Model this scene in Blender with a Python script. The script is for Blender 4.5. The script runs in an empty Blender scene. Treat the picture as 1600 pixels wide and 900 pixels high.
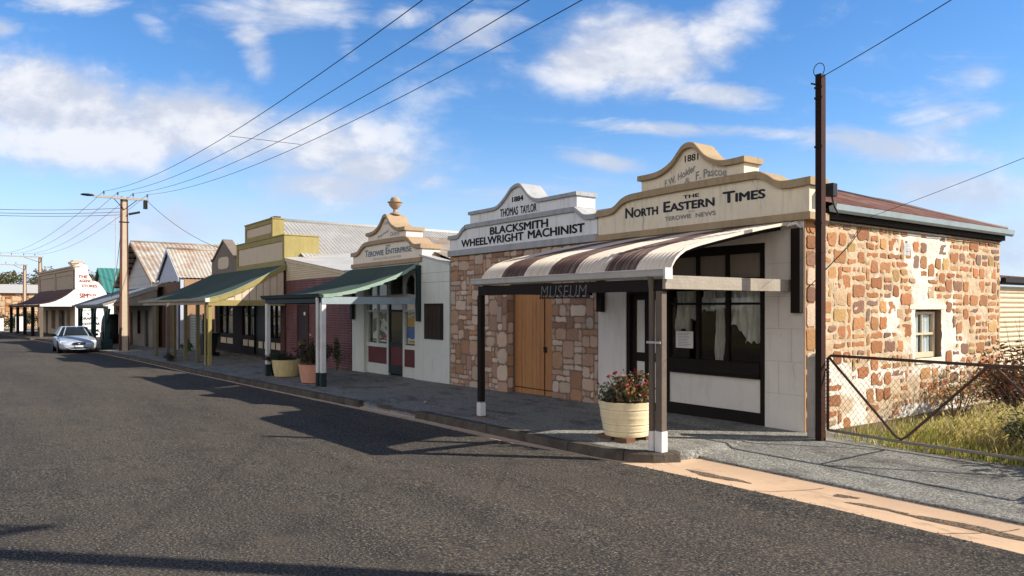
import bpy, bmesh, math, random
from mathutils import Vector, Matrix
R = math.radians
PI = math.pi
scene = bpy.context.scene
COL = scene.collection

# ------------------------------------------------------------------ camera, world, sun, exposure
TH = math.atan(850/1160)                       # street axis (-X) lies this far left of the view axis
SN, CS = math.sin(TH), math.cos(TH)
cam = bpy.data.cameras.new('camera'); camo = bpy.data.objects.new('camera', cam); COL.objects.link(camo)
camo.location = (0, 0, 1.9)
camo.rotation_euler = (R(90), 0, R(90) - TH)
cam.sensor_width = 36; cam.lens = 1160/1600*36; cam.shift_y = 31/1600
cam.clip_start = 0.05; cam.clip_end = 3000
scene.camera = camo

SUN_EL = R(32.5); SUN_AZ = math.atan2(.70, .714)   # azimuth from +Y towards +X
TO_SUN = Vector((math.sin(SUN_AZ)*math.cos(SUN_EL), math.cos(SUN_AZ)*math.cos(SUN_EL), math.sin(SUN_EL)))
sl = bpy.data.lights.new('sun', 'SUN'); sl.energy = 5.0; sl.angle = R(.53); sl.color = (1, .92, .80)
so = bpy.data.objects.new('sun', sl); COL.objects.link(so)
so.rotation_euler = (-TO_SUN).to_track_quat('-Z', 'Y').to_euler()
so.location = (20, 20, 30)

scene.view_settings.view_transform = 'Standard'; scene.view_settings.look = 'None'
scene.view_settings.exposure = 0.65; scene.view_settings.gamma = 1
scene.cycles.max_bounces = 6

W = bpy.data.worlds.new('World'); scene.world = W; W.use_nodes = True
def build_world():
    nt = W.node_tree; N = nt.nodes; L = nt.links; N.clear()
    def n(t, **k):
        o = N.new(t)
        for a, b in k.items(): setattr(o, a, b)
        return o
    def math_(op, a, b=None, clamp=False):
        m = n('ShaderNodeMath', operation=op, use_clamp=clamp)
        for i, v in enumerate((a, b)):
            if v is None: continue
            if isinstance(v, (int, float)): m.inputs[i].default_value = v
            else: L.new(v, m.inputs[i])
        return m.outputs[0]
    tc = n('ShaderNodeTexCoord'); d = tc.outputs['Generated']
    def dot(v):
        m = n('ShaderNodeVectorMath', operation='DOT_PRODUCT'); L.new(d, m.inputs[0]); m.inputs[1].default_value = v
        return m.outputs['Value']
    fw = math_('MAXIMUM', dot((-CS, SN, 0)), .05)
    u = math_('DIVIDE', dot((SN, CS, 0)), fw); v = math_('DIVIDE', dot((0, 0, 1)), fw)
    cb = n('ShaderNodeCombineXYZ'); L.new(u, cb.inputs[0]); L.new(v, cb.inputs[1]); uv = cb.outputs[0]
    sky = n('ShaderNodeTexSky', sky_type='NISHITA', sun_disc=False)
    sky.sun_elevation = SUN_EL; sky.sun_rotation = SUN_AZ
    sky.altitude = 450; sky.air_density = 1.0; sky.dust_density = .1; sky.ozone_density = 2.2
    hs = n('ShaderNodeHueSaturation'); hs.inputs['Saturation'].default_value = 1.28; hs.inputs['Value'].default_value = 1.25
    L.new(sky.outputs[0], hs.inputs['Color'])
    tint = n('ShaderNodeMix', data_type='RGBA', blend_type='MULTIPLY'); tint.inputs[0].default_value = 1; tint.inputs[7].default_value = (1.18, 1.12, 1.20, 1)
    zen = n('ShaderNodeMapRange', interpolation_type='SMOOTHSTEP'); zen.inputs[1].default_value = .36; zen.inputs[2].default_value = .8; zen.inputs[3].default_value = 1; zen.inputs[4].default_value = .42
    L.new(dot((0, 0, 1)), zen.inputs[0])                           # the sky deepens towards the zenith
    dz_ = n('ShaderNodeMix', data_type='RGBA', blend_type='MULTIPLY'); dz_.inputs[0].default_value = 1; L.new(hs.outputs[0], dz_.inputs[6]); L.new(zen.outputs[0], dz_.inputs[7])
    L.new(dz_.outputs[2], tint.inputs[6])
    # noise fields
    def noise(scale, det, rough, stretch=(1, 1, 1), loc=(0, 0, 0), dist=0.0):
        mp = n('ShaderNodeMapping'); mp.inputs['Scale'].default_value = stretch; mp.inputs['Location'].default_value = loc
        L.new(uv, mp.inputs[0])
        t = n('ShaderNodeTexNoise'); t.inputs['Scale'].default_value = scale; t.inputs['Detail'].default_value = det
        t.inputs['Roughness'].default_value = rough; t.inputs['Distortion'].default_value = dist
        L.new(mp.outputs[0], t.inputs['Vector']); return t.outputs['Fac']
    big = noise(5.5, 9, .58, (1, 1.5, 1), (3.1, .7, 0), .25)
    fine = noise(17, 8, .6, (1, 1.7, 1), (.3, 2.2, 0), .3)
    wisp = noise(6, 8, .62, (1, 3.0, 1), (1.9, 5.2, 0), .9)
    def blob(px, py, rx, ry, rot=0):
        mp = n('ShaderNodeMapping', vector_type='TEXTURE')
        mp.inputs['Location'].default_value = ((px-800)/1160, (481-py)/1160, 0)
        mp.inputs['Rotation'].default_value = (0, 0, R(rot)); mp.inputs['Scale'].default_value = (rx/1160, ry/1160, 1)
        L.new(uv, mp.inputs[0])
        ln = n('ShaderNodeVectorMath', operation='LENGTH'); L.new(mp.outputs[0], ln.inputs[0])
        mr = n('ShaderNodeMapRange', interpolation_type='SMOOTHSTEP'); mr.inputs[1].default_value = 1.0; mr.inputs[2].default_value = 0
        L.new(ln.outputs['Value'], mr.inputs[0]); return mr.outputs[0]
    def group(lst):
        acc = None
        for b in lst:
            w = math_('MULTIPLY', blob(*b[:5]), b[5])
            acc = w if acc is None else math_('MAXIMUM', acc, w)
        return acc
    heavy = group([(60, 150, 360, 120, -10, .95), (300, 190, 290, 105, -8, .95), (520, 230, 330, 105, -6, .82), (150, 225, 330, 90, 0, .85),
                   (580, 262, 150, 62, 0, 1.0), (530, 290, 220, 55, 0, .8), (660, 285, 130, 30, 0, .5),
                   (1000, 78, 200, 105, -8, 1.0), (920, 100, 120, 75, 0, .85), (1120, 60, 150, 90, 20, .7), (200, 345, 480, 75, 0, .45)])
    light = group([(110, -5, 170, 45, 0, .9), (0, 45, 70, 35, 0, .8), (440, 15, 210, 60, 0, .85), (395, 70, 45, 95, 25, .75), (540, 50, 40, 90, 10, .5),
                   (240, 45, 60, 35, -30, .5), (640, 25, 90, 40, 0, .75), (740, 45, 170, 70, 10, .6), (1120, 150, 160, 40, -8, .85),
                   (1150, 205, 420, 22, -3, .8), (1390, 228, 300, 50, -8, .95), (1500, 300, 240, 75, -4, .95), (1480, 165, 190, 90, 15, .62),
                   (1530, 125, 80, 45, 0, .6), (1570, 380, 120, 90, 0, .75), (940, 252, 130, 24, -10, .8), (1090, 262, 60, 30, 0, .4), (520, 320, 420, 60, 0, .42),
                   (850, 300, 260, 40, 0, .38)])
    hn = math_('ADD', math_('MULTIPLY', math_('SUBTRACT', big, .5), 1.25), math_('MULTIPLY', math_('SUBTRACT', fine, .5), .55))
    def thr(x, lo, hi, top=1.0):
        mr = n('ShaderNodeMapRange', interpolation_type='SMOOTHSTEP'); mr.inputs[1].default_value = lo; mr.inputs[2].default_value = hi
        mr.inputs[4].default_value = top; L.new(x, mr.inputs[0]); return mr.outputs[0]
    hd = thr(math_('ADD', heavy, hn), .05, .78, .96)
    wn = math_('ADD', math_('MULTIPLY', math_('SUBTRACT', wisp, .5), 1.6), math_('MULTIPLY', math_('SUBTRACT', fine, .5), .6))
    ld = thr(math_('ADD', light, wn), .15, 1.0, .85)
    # unseen bright cloud bank added behind the viewer to lift the shaded fronts
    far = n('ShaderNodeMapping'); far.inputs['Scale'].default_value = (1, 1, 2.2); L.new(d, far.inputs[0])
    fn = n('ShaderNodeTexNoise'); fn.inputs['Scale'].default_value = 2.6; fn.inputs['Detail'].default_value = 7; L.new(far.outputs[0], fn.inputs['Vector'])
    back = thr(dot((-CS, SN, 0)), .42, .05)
    fd = math_('MULTIPLY', math_('MULTIPLY', thr(fn.outputs['Fac'], .34, .56, .95), back), thr(dot((0, 0, 1)), .72, .36))   # the added bank stays low behind the viewer
    dens = math_('MAXIMUM', hd, ld)
    # cloud body: bright where thick, cooler grey-lilac in the lower parts
    cr = n('ShaderNodeMix', data_type='RGBA')
    cr.inputs[6].default_value = (4.9, 5.3, 6.3, 1); cr.inputs[7].default_value = (7.2, 7.3, 7.7, 1)
    big2 = noise(5.5, 9, .58, (1, 1.5, 1), (3.1-.035, .7-.055, 0), .25); fine2 = noise(17, 8, .6, (1, 1.7, 1), (.3-.02, 2.2-.03, 0), .3)
    rel = math_('ADD', math_('MULTIPLY', math_('SUBTRACT', big, big2), 3.2), math_('MULTIPLY', math_('SUBTRACT', fine, fine2), 1.0))
    L.new(thr(math_('ADD', math_('ADD', rel, math_('MULTIPLY', hd, .35)), math_('MULTIPLY', v, .9)), .05, .95), cr.inputs[0])
    mx = n('ShaderNodeMix', data_type='RGBA'); L.new(dens, mx.inputs[0]); L.new(tint.outputs[2], mx.inputs[6]); L.new(cr.outputs[2], mx.inputs[7])
    hz = n('ShaderNodeMapRange', interpolation_type='SMOOTHSTEP'); hz.inputs[1].default_value = -.02; hz.inputs[2].default_value = .24; hz.inputs[3].default_value = .85; hz.inputs[4].default_value = 0
    L.new(dot((0, 0, 1)), hz.inputs[0])
    m2 = n('ShaderNodeMix', data_type='RGBA'); L.new(hz.outputs[0], m2.inputs[0]); L.new(mx.outputs[2], m2.inputs[6]); m2.inputs[7].default_value = (4.6, 5.7, 7.6, 1); mx = m2
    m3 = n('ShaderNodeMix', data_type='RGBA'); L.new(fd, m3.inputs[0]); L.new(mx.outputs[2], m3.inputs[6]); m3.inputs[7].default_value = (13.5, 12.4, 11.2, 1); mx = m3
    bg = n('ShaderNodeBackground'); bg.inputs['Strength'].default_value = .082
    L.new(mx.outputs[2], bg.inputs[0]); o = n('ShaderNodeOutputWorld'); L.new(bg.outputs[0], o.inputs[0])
build_world()

# ------------------------------------------------------------------ helpers
OFF = {}
class MB:
    def __init__(s): s.v = []; s.f = []; s.m = []; s.c = []; s.col = (1, 1, 1); s.st = []
    def add(s, vs, fs, m=0):
        s.st.append((len(s.v), len(s.f)))
        b = len(s.v); s.v += [tuple(p) for p in vs]
        for f in fs: s.f.append(tuple(b+i for i in f)); s.m.append(m); s.c.append(s.col)
    def box(s, x0, x1, y0, y1, z0, z1, m=0):
        s.add([(x0,y0,z0),(x1,y0,z0),(x1,y1,z0),(x0,y1,z0),(x0,y0,z1),(x1,y0,z1),(x1,y1,z1),(x0,y1,z1)],
              [(3,2,1,0),(4,5,6,7),(0,1,5,4),(1,2,6,5),(2,3,7,6),(3,0,4,7)], m)
    def hexa(s, bot, top, m=0):                       # 4 bottom points, 4 top points
        s.add(list(bot)+list(top), [(3,2,1,0),(4,5,6,7),(0,1,5,4),(1,2,6,5),(2,3,7,6),(3,0,4,7)], m)
    def prism(s, pts, vec, m=0):
        n = len(pts); q = [(p[0]+vec[0], p[1]+vec[1], p[2]+vec[2]) for p in pts]
        s.add(list(pts)+q, [tuple(range(n-1,-1,-1)), tuple(range(n, 2*n))]+[(i,(i+1)%n,n+(i+1)%n,n+i) for i in range(n)], m)
    def quad(s, a, b, c, d, m=0): s.add([a,b,c,d], [(0,1,2,3)], m)
    def tube(s, pts, r, n=6, m=0, cap=True):
        pts = [Vector(p) for p in pts]; k = len(pts); rs = r if isinstance(r, (list, tuple)) else [r]*k
        vs = []; up = None
        for i, p in enumerate(pts):
            t = (pts[min(i+1,k-1)]-pts[max(i-1,0)]).normalized()
            if up is None: up = Vector((0,0,1)) if abs(t.z) < .9 else Vector((1,0,0))
            a = t.cross(up).normalized(); b2 = a.cross(t).normalized(); up = b2
            for j in range(n):
                w = 2*PI*(j+.5)/n; vs.append(p + a*math.cos(w)*rs[i] + b2*math.sin(w)*rs[i])
        fs = [(i*n+j, i*n+(j+1)%n, (i+1)*n+(j+1)%n, (i+1)*n+j) for i in range(k-1) for j in range(n)]
        if cap: fs += [tuple(range(n-1,-1,-1)), tuple((k-1)*n+j for j in range(n))]
        s.add(vs, fs, m)
    def lathe(s, prof, c, n=20, m=0, axis='z'):
        vs = []
        for r, z in prof:
            for j in range(n):
                w = 2*PI*j/n; a, b = r*math.cos(w), r*math.sin(w)
                p = (a, b, z) if axis == 'z' else (z, a, b) if axis == 'x' else (a, z, b)
                vs.append((c[0]+p[0], c[1]+p[1], c[2]+p[2]))
        k = len(prof)
        fs = [(i*n+j, i*n+(j+1)%n, (i+1)*n+(j+1)%n, (i+1)*n+j) for i in range(k-1) for j in range(n)]
        fs += [tuple(range(n-1,-1,-1)), tuple((k-1)*n+j for j in range(n))]
        s.add(vs, fs, m)
    def pieces(s, name, mat, parent, **k):            # every shape added becomes a mesh of its own
        ob = None
        for (v0, v1), (f0, f1) in s.spans():
            m = MB(); m.v = s.v[v0:v1]; m.f = [tuple(i-v0 for i in f) for f in s.f[f0:f1]]; m.m = s.m[f0:f1]; m.c = s.c[f0:f1]; ob = m.build(name, mat, parent, **k)
        return ob
    def spans(s):
        st = s.st+[(len(s.v), len(s.f))]
        return [((p[0], q[0]), (p[1], q[1])) for p, q in zip(st, st[1:])]
    def build(s, name, mat, parent=None, smooth=False, bevel=0, fix=True, angle=None):
        me = bpy.data.meshes.new(name); off = OFF.get(parent.name, Vector()) if parent else Vector()
        me.from_pydata([(p[0]-off.x, p[1]-off.y, p[2]-off.z) for p in s.v], [], s.f)
        for mm in (mat if isinstance(mat, (list, tuple)) else [mat]): me.materials.append(mm)
        me.polygons.foreach_set('material_index', s.m)
        if any(c != (1,1,1) for c in s.c):
            ca = me.color_attributes.new('Col', 'FLOAT_COLOR', 'CORNER'); i = 0
            buf = []
            for p, c in zip(me.polygons, s.c): buf += [c[0], c[1], c[2], 1.0]*p.loop_total
            ca.data.foreach_set('color', buf)
        if fix:
            bm = bmesh.new(); bm.from_mesh(me); bmesh.ops.recalc_face_normals(bm, faces=bm.faces); bm.to_mesh(me); bm.free()
        if smooth: me.polygons.foreach_set('use_smooth', [True]*len(me.polygons))
        o = bpy.data.objects.new(name, me); COL.objects.link(o)
        if smooth and angle:
            me.set_sharp_from_angle(angle=R(angle))
        if parent: o.parent = parent; OFF[o.name] = off
        if bevel:
            b = o.modifiers.new('bevel', 'BEVEL'); b.width = bevel; b.segments = 2; b.limit_method = 'ANGLE'; b.angle_limit = R(40)
        return o

def thing(name, label, cat, loc=(0,0,0), group=None):
    o = bpy.data.objects.new(name, None); COL.objects.link(o); o.location = loc; o.empty_display_size = .2
    o['label'] = label; o['category'] = cat
    if group: o['group'] = group
    OFF[o.name] = Vector(loc); return o
def tag(o, label, cat, group=None):
    o['label'] = label; o['category'] = cat
    if group: o['group'] = group
    return o
def struct(o, kind='structure', label=None):
    o['kind'] = kind
    if label: o['label'] = label
    return o
def lerp_tab(tab, x):
    if x <= tab[0][0]: return tab[0][1]
    for (a, b), (c, d) in zip(tab, tab[1:]):
        if x <= c: return b+(d-b)*(x-a)/(c-a)
    return tab[-1][1]
def hsh(*a):
    v = math.sin(sum(k*q for k, q in zip(a, (127.1, 311.7, 74.7, 19.3))))*43758.5453
    return v-math.floor(v)
def vnoise(x, y, seed=0):
    xi, yi = math.floor(x), math.floor(y); fx, fy = x-xi, y-yi
    fx = fx*fx*(3-2*fx); fy = fy*fy*(3-2*fy)
    a, b, c, d = hsh(xi, yi, seed), hsh(xi+1, yi, seed), hsh(xi, yi+1, seed), hsh(xi+1, yi+1, seed)
    return (a+(b-a)*fx)*(1-fy)+(c+(d-c)*fx)*fy
def fbm(x, y, seed=0, o=4):
    s = 0; a = .5
    for i in range(o): s += a*vnoise(x, y, seed+i); x *= 2.03; y *= 2.03; a *= .5
    return s/.94

# ------------------------------------------------------------------ materials
class NT:
    def __init__(s, name):
        s.mat = bpy.data.materials.new(name); s.mat.use_nodes = True; s.t = s.mat.node_tree
        s.N = s.t.nodes; s.L = s.t.links; s.b = s.N['Principled BSDF']; s.tc = s.N.new('ShaderNodeTexCoord').outputs['Object']
    def n(s, t, **k):
        o = s.N.new(t)
        for a, b in k.items(): setattr(o, a, b)
        return o
    def noise(s, sc, det=4, rough=.55, stretch=None, dist=0):
        v = s.tc
        if stretch:
            mp = s.n('ShaderNodeMapping'); mp.inputs['Scale'].default_value = stretch; s.L.new(v, mp.inputs[0]); v = mp.outputs[0]
        t = s.n('ShaderNodeTexNoise'); t.inputs['Scale'].default_value = sc; t.inputs['Detail'].default_value = det
        t.inputs['Roughness'].default_value = rough; t.inputs['Distortion'].default_value = dist
        s.L.new(v, t.inputs['Vector']); return t.outputs['Fac']
    def ramp(s, x, lo, hi, a=0, b=1):
        m = s.n('ShaderNodeMapRange'); m.inputs[1].default_value = lo; m.inputs[2].default_value = hi
        m.inputs[3].default_value = a; m.inputs[4].default_value = b; s.L.new(x, m.inputs[0]); return m.outputs[0]
    def mix(s, f, a, b, blend='MIX'):
        m = s.n('ShaderNodeMix', data_type='RGBA', blend_type=blend)
        for i, v in ((0, f), (6, a), (7, b)):
            if isinstance(v, (int, float)): m.inputs[i].default_value = v
            elif isinstance(v, tuple): m.inputs[i].default_value = (*v, 1)
            else: s.L.new(v, m.inputs[i])
        return m.outputs[2]
    def mul(s, a, b):
        m = s.n('ShaderNodeMath', operation='MULTIPLY')
        for i, v in enumerate((a, b)):
            if isinstance(v, (int, float)): m.inputs[i].default_value = v
            else: s.L.new(v, m.inputs[i])
        return m.outputs[0]
    def base(s, c):
        if isinstance(c, tuple): s.b.inputs['Base Color'].default_value = (*c, 1)
        else: s.L.new(c, s.b.inputs['Base Color'])
    def bump(s, h, strength, dist=.02):
        b = s.n('ShaderNodeBump'); b.inputs['Strength'].default_value = strength; b.inputs['Distance'].default_value = dist
        s.L.new(h, b.inputs['Height']); s.L.new(b.outputs[0], s.b.inputs['Normal'])
    def set(s, **k):
        for a, v in k.items(): s.b.inputs[a.replace('_', ' ')].default_value = v

def paint(name, c, var=.18, rough=.7, dirt=None, dirt_amt=.5, streak=False, bump=.15, bsc=30, metal=0, wear=None, wear_amt=.4, attr=False, grain=None):
    m = NT(name); c2 = tuple(x*(1-var) for x in c)
    col = m.mix(m.ramp(m.noise(2.3, 6, .65), .3, .7), c, c2)
    if attr:
        a = m.n('ShaderNodeVertexColor', layer_name='Col').outputs[0]; col = m.mix(1.0, col, a, 'MULTIPLY')
    col = m.mix(m.ramp(m.noise(55, 3, .7), .25, .75, .0, .25), col, tuple(x*.6 for x in c) if not attr else (0.02,.02,.02))
    if grain:
        col = m.mix(m.ramp(m.noise(9, 5, .6, grain), .45, .75, 0, .6), col, tuple(x*.5 for x in c))
    if dirt:
        st = m.noise(1.6, 6, .7, (5, 5, .55) if streak else None)
        col = m.mix(m.ramp(st, .5, .78, 0, dirt_amt), col, dirt)
    if wear:
        col = m.mix(m.ramp(m.noise(6, 8, .72, None, .4), .56, .66, 0, wear_amt), col, wear)
    m.base(col); m.set(Roughness=rough, Metallic=metal)
    if rough >= .45: m.set(Specular_IOR_Level=.18)
    if bump: m.bump(m.noise(bsc, 5, .65), bump, .02)
    return m.mat

M = {}
M['plaster_white'] = paint('plaster_white', (.74,.70,.65), .08, .85, (.42,.36,.30), .4, True, .5, 14)
M['plaster_cream'] = paint('plaster_cream', (.82,.72,.55), .09, .8, (.30,.235,.16), .55, True, .3, 10)
M['cream_trim'] = paint('cream_trim', (.42,.31,.185), .15, .8, (.14,.11,.08), .5, True, .3, 14)
M['po_face'] = paint('pale_pink_plaster', (.84,.74,.62), .07, .8, (.36,.29,.22), .3, True, .3, 10)
M['po_trim'] = paint('tan_trim', (.43,.31,.20), .15, .8, (.12,.10,.08), .35, True, .3, 14)
M['bs_white'] = paint('parapet_white', (.80,.81,.82), .1, .8, (.30,.27,.24), .6, True, .3, 12)
M['bs_trim'] = paint('parapet_grey', (.42,.43,.44), .18, .8, (.14,.13,.12), .5, True, .3, 14)
M['po_white'] = paint('mint_white_render', (.66,.68,.63), .07, .8, (.28,.27,.23), .35, True, .25, 12)
M['timber_dark'] = paint('dark_brown_timber', (.016,.011,.009), .3, .75, None, 0, False, .15, 40)
M['timber_grey'] = paint('weathered_timber', (.40,.35,.285), .2, .85, (.14,.11,.09), .5, False, .4, 20, grain=(1,.12,14))
M['timber_post'] = paint('brown_post_timber', (.17,.135,.105), .25, .7, (.06,.05,.04), .5, False, .3, 20, grain=(14,14,.5))
M['post_white'] = paint('white_post_paint', (.72,.71,.68), .12, .7, (.25,.22,.18), .4, False, .2, 30)
M['gutter_grey'] = paint('gutter_pale_grey', (.52,.51,.49), .12, .45, (.2,.19,.18), .4, False, .1, 20)
M['gutter_blue'] = paint('gutter_blue_grey', (.32,.39,.42), .12, .45, (.14,.13,.12), .4, False, .1, 20)
M['door_orange'] = paint('orange_brown_door', (.48,.225,.09), .15, .65, (.14,.07,.04), .45, True, .2, 25, grain=(12,12,.4))
M['text_dark'] = paint('sign_paint_navy', (.028,.032,.045), .3, .7, None, 0, False, 0, wear=(.3,.3,.28), wear_amt=.25)
M['text_black'] = paint('sign_paint_black', (.018,.02,.02), .3, .7, None, 0, False, 0)
M['text_grey'] = paint('sign_paint_faded_grey', (.27,.28,.29), .25, .75, None, 0, False, 0, wear=(.55,.5,.4), wear_amt=.3)
M['text_blue'] = paint('sign_paint_faded_blue', (.17,.235,.31), .25, .75, None, 0, False, 0, wear=(.5,.48,.44), wear_amt=.35)
M['text_pale'] = paint('sign_paint_nearly_gone', (.40,.385,.36), .2, .8, None, 0, False, 0, wear=(.6,.54,.46), wear_amt=.7)
M['text_lilac'] = paint('sign_paint_faded_lilac', (.36,.37,.43), .2, .8, None, 0, False, 0, wear=(.6,.54,.46), wear_amt=.5)
M['text_red'] = paint('sign_paint_red', (.32,.05,.035), .25, .75, None, 0, False, 0, wear=(.7,.6,.55), wear_amt=.3)
M['flange'] = paint('dark_red_steel', (.055,.022,.017), .35, .8, (.03,.014,.012), .5, True, .2, 20)
M['olive_shaded'] = paint('shaded_olive_paint', (.19,.165,.085), .25, .85, (.09,.075,.05), .6, True, .2, 20)  # olive paint again, with the posts' shade put into the colour
M['joint'] = paint('render_joint', (.40,.37,.33), .2, .9, None, 0, False, .2, 20)
M['olive'] = paint('olive_yellow_paint', (.36,.295,.115), .18, .75, (.15,.12,.05), .5, True, .2, 20)
M['cream_panel'] = paint('cream_panel', (.66,.54,.40), .1, .8, (.3,.24,.17), .35, True, .2, 14)
M['gable_brown'] = paint('brown_render', (.23,.185,.155), .2, .85, (.1,.08,.07), .4, True, .3, 12)
M['red_brown_timber'] = paint('red_brown_timber', (.10,.045,.035), .3, .75, (.05,.03,.025), .5, True, .2, 25)
M['po_red'] = paint('maroon_panel', (.13,.03,.03), .2, .55, None, 0, False, .1, 30)
M['green_beam'] = paint('dark_green_paint', (.022,.036,.037), .25, .6, None, 0, False, .15, 30)
M['green_pale'] = paint('pale_green_trim', (.30,.42,.33), .15, .7, (.1,.14,.12), .4, False, .15, 25)
M['cream_corr'] = paint('cream_corrugated_paint', (.66,.55,.38), .12, .6, (.35,.24,.14), .45, True, .1, 20)
M['red_corr'] = paint('maroon_corrugated_paint', (.185,.075,.075), .2, .5, (.42,.29,.27), .55, True, .1, 20)  # pale streaks are highlights painted into the colour
M['purple_door'] = paint('dark_purple_door', (.045,.028,.034), .25, .6, (.08,.06,.06), .4, True, .15, 25)
M['asphalt'] = None
M['black_plastic'] = paint('black_plastic', (.018,.019,.02), .2, .45, None, 0, False, .05, 30)
M['shop_black'] = paint('black_paint', (.015,.015,.015), .2, .5, (.06,.055,.05), .4, False, .1, 30)
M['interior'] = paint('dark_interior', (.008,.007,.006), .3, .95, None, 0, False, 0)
M['curtain'] = paint('net_curtain', (.72,.70,.66), .3, .95, None, 0, False, .4, 60)
M['curtain_bright'] = paint('white_curtain', (.80,.84,.90), .1, .95, None, 0, False, .2, 30)
M['board'] = paint('faded_board', (.30,.26,.22), .2, .9, (.12,.1,.08), .4, True, .2, 20)
M['paper'] = paint('paper', (.78,.77,.74), .04, .9, None, 0, False, 0)
M['ink'] = paint('ink', (.12,.12,.13), .1, .9, None, 0, False, 0)
M['hatch_wood'] = paint('dark_hatch_timber', (.050,.035,.027), .3, .8, (.10,.085,.07), .5, True, .3, 20, grain=(14,14,.5))
M['stone'] = paint('sandstone_blocks', (1,1,1), .22, .9, None, 0, False, 1.0, 16, attr=True)
M['stone_pink'] = paint('rubble_blocks', (1,1,1), .20, .9, None, 0, False, .9, 14, attr=True)
M['mortar'] = paint('lime_mortar', (1,1,1), .12, .95, None, 0, False, .8, 22, attr=True)
M['mortar_dark'] = paint('grey_mortar', (.25,.18,.135), .25, .95, (.12,.09,.075), .5, False, .6, 22)
M['barrel_yellow'] = paint('pale_yellow_paint', (.86,.71,.45), .07, .6, (.38,.3,.15), .4, True, .12, 18)
M['barrel_dull'] = paint('dull_yellow_paint', (.70,.57,.28), .12, .65, (.25,.2,.1), .5, True, .15, 18)
M['barrel_pink'] = paint('salmon_pink_paint', (.66,.33,.22), .08, .65, (.35,.2,.14), .4, True, .12, 18)
M['soil'] = paint('soil', (.05,.035,.025), .4, 1, None, 0, False, .8, 40)
M['brick_block'] = paint('brown_brick', (.20,.10,.06), .3, .9, None, 0, False, .4, 30)
M['bark'] = paint('bark', (.13,.10,.075), .35, .95, None, 0, False, .6, 30)
M['flower'] = paint('flower_petals', (1,1,1), .1, .6, None, 0, False, 0, attr=True)
M['rust_steel'] = paint('dark_rusty_steel', (.020,.012,.010), .35, .85, (.05,.022,.015), .5, True, .3, 20)
M['rust_red'] = paint('red_rusty_steel', (.13,.05,.035), .3, .7, (.06,.03,.025), .5, True, .3, 20)
M['gate_pipe'] = paint('rusted_pipe', (.10,.055,.04), .3, .7, (.2,.16,.13), .4, False, .2, 40)
M['gate_pipe_pale'] = paint('galvanised_pipe', (.28,.25,.22), .25, .6, (.12,.07,.05), .5, False, .2, 40)
M['wire_mesh'] = paint('rusty_mesh_wire', (.11,.075,.055), .3, .6, None, 0, False, 0)
M['old_post'] = paint('old_grey_timber', (.50,.46,.41), .3, .9, (.10,.07,.05), .6, True, .5, 18, grain=(16,16,.4))
M['concrete'] = paint('pole_concrete', (.54,.44,.32), .15, .85, (.34,.25,.17), .4, True, .3, 14)
M['ridge_rust'] = paint('dull_ridge_iron', (.26,.22,.20), .3, .7, (.12,.06,.045), .6, False, .1, 20)
M['wire'] = paint('cable_black', (.02,.02,.022), .1, .6, None, 0, False, 0)
M['arm_timber'] = paint('crossarm_timber', (.42,.38,.34), .2, .8, None, 0, False, .2, 30)
M['ceramic'] = paint('insulator', (.10,.09,.09), .2, .3, None, 0, False, 0)
M['galv'] = paint('galvanised_steel', (.50,.51,.52), .15, .5, (.25,.24,.23), .4, False, .1, 20, .2)
M['blue_white'] = paint('lilac_white_boards', (.52,.57,.68), .12, .8, (.3,.3,.33), .4, True, .2, 16)
M['block_white'] = paint('white_block_render', (.55,.55,.56), .14, .85, (.3,.28,.26), .4, True, .3, 12)
M['agency_white'] = paint('whitewash', (.85,.83,.80), .05, .85, (.45,.38,.3), .25, True, .3, 10)
M['agency_front'] = paint('dirty_cream_render', (.46,.37,.28), .18, .85, (.14,.11,.08), .6, True, .4, 10)
M['agency_roof'] = paint('brown_iron_roof', (.14,.07,.05), .2, .65, (.07,.045,.035), .4, True, .1, 20)
M['dark_green_post'] = paint('bottle_green_paint', (.018,.045,.042), .2, .5, None, 0, False, .1, 30)
M['skillion'] = paint('blue_grey_iron', (.22,.25,.29), .2, .5, (.12,.11,.11), .5, True, .1, 20)
M['teal_roof'] = paint('teal_iron', (.06,.215,.20), .1, .5, (.03,.14,.13), .4, True, .1, 20)
M['pale_roof'] = paint('pale_iron', (.50,.49,.47), .12, .55, (.3,.27,.24), .4, True, .1, 20)
M['wood_boards'] = paint('brown_boards', (.20,.115,.075), .3, .85, (.09,.055,.04), .6, True, .3, 20, grain=(12,12,.4))
M['orange_wall'] = paint('orange_render', (.42,.26,.15), .2, .9, (.22,.13,.08), .5, True, .3, 14)
M['grey_corr'] = paint('grey_corrugated_iron', (.33,.36,.36), .2, .55, (.5,.5,.48), .35, True, .1, 20)
M['tyre'] = paint('tyre_rubber', (.018,.018,.018), .2, .85, None, 0, False, .1, 40)
M['rim'] = paint('alloy_rim', (.45,.46,.48), .1, .35, None, 0, False, 0, metal=.7)
M['lamp_white'] = paint('headlamp_reflector', (.75,.78,.8), .05, .12, None, 0, False, 0)
M['plate'] = paint('number_plate', (.78,.78,.76), .03, .5, None, 0, False, 0)
M['emblem'] = paint('blue_emblem', (.02,.06,.25), .05, .3, None, 0, False, 0)
M['poster_yellow'] = paint('poster_yellow', (.72,.42,.06), .06, .6, None, 0, False, 0)
M['poster_blue'] = paint('poster_blue', (.05,.17,.55), .06, .6, None, 0, False, 0)
M['poster_white'] = paint('poster_white', (.86,.86,.84), .05, .6, None, 0, False, 0)
M['reflection_teal'] = paint('reflection_teal', (.10,.20,.21), .1, .6, None, 0, False, 0)
M['plain_red'] = paint('plain_red', (.50,.06,.05), .1, .6, None, 0, False, 0)
M['sign_metal'] = paint('sign_letter_metal', (.15,.145,.14), .2, .5, None, 0, False, 0)
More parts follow.
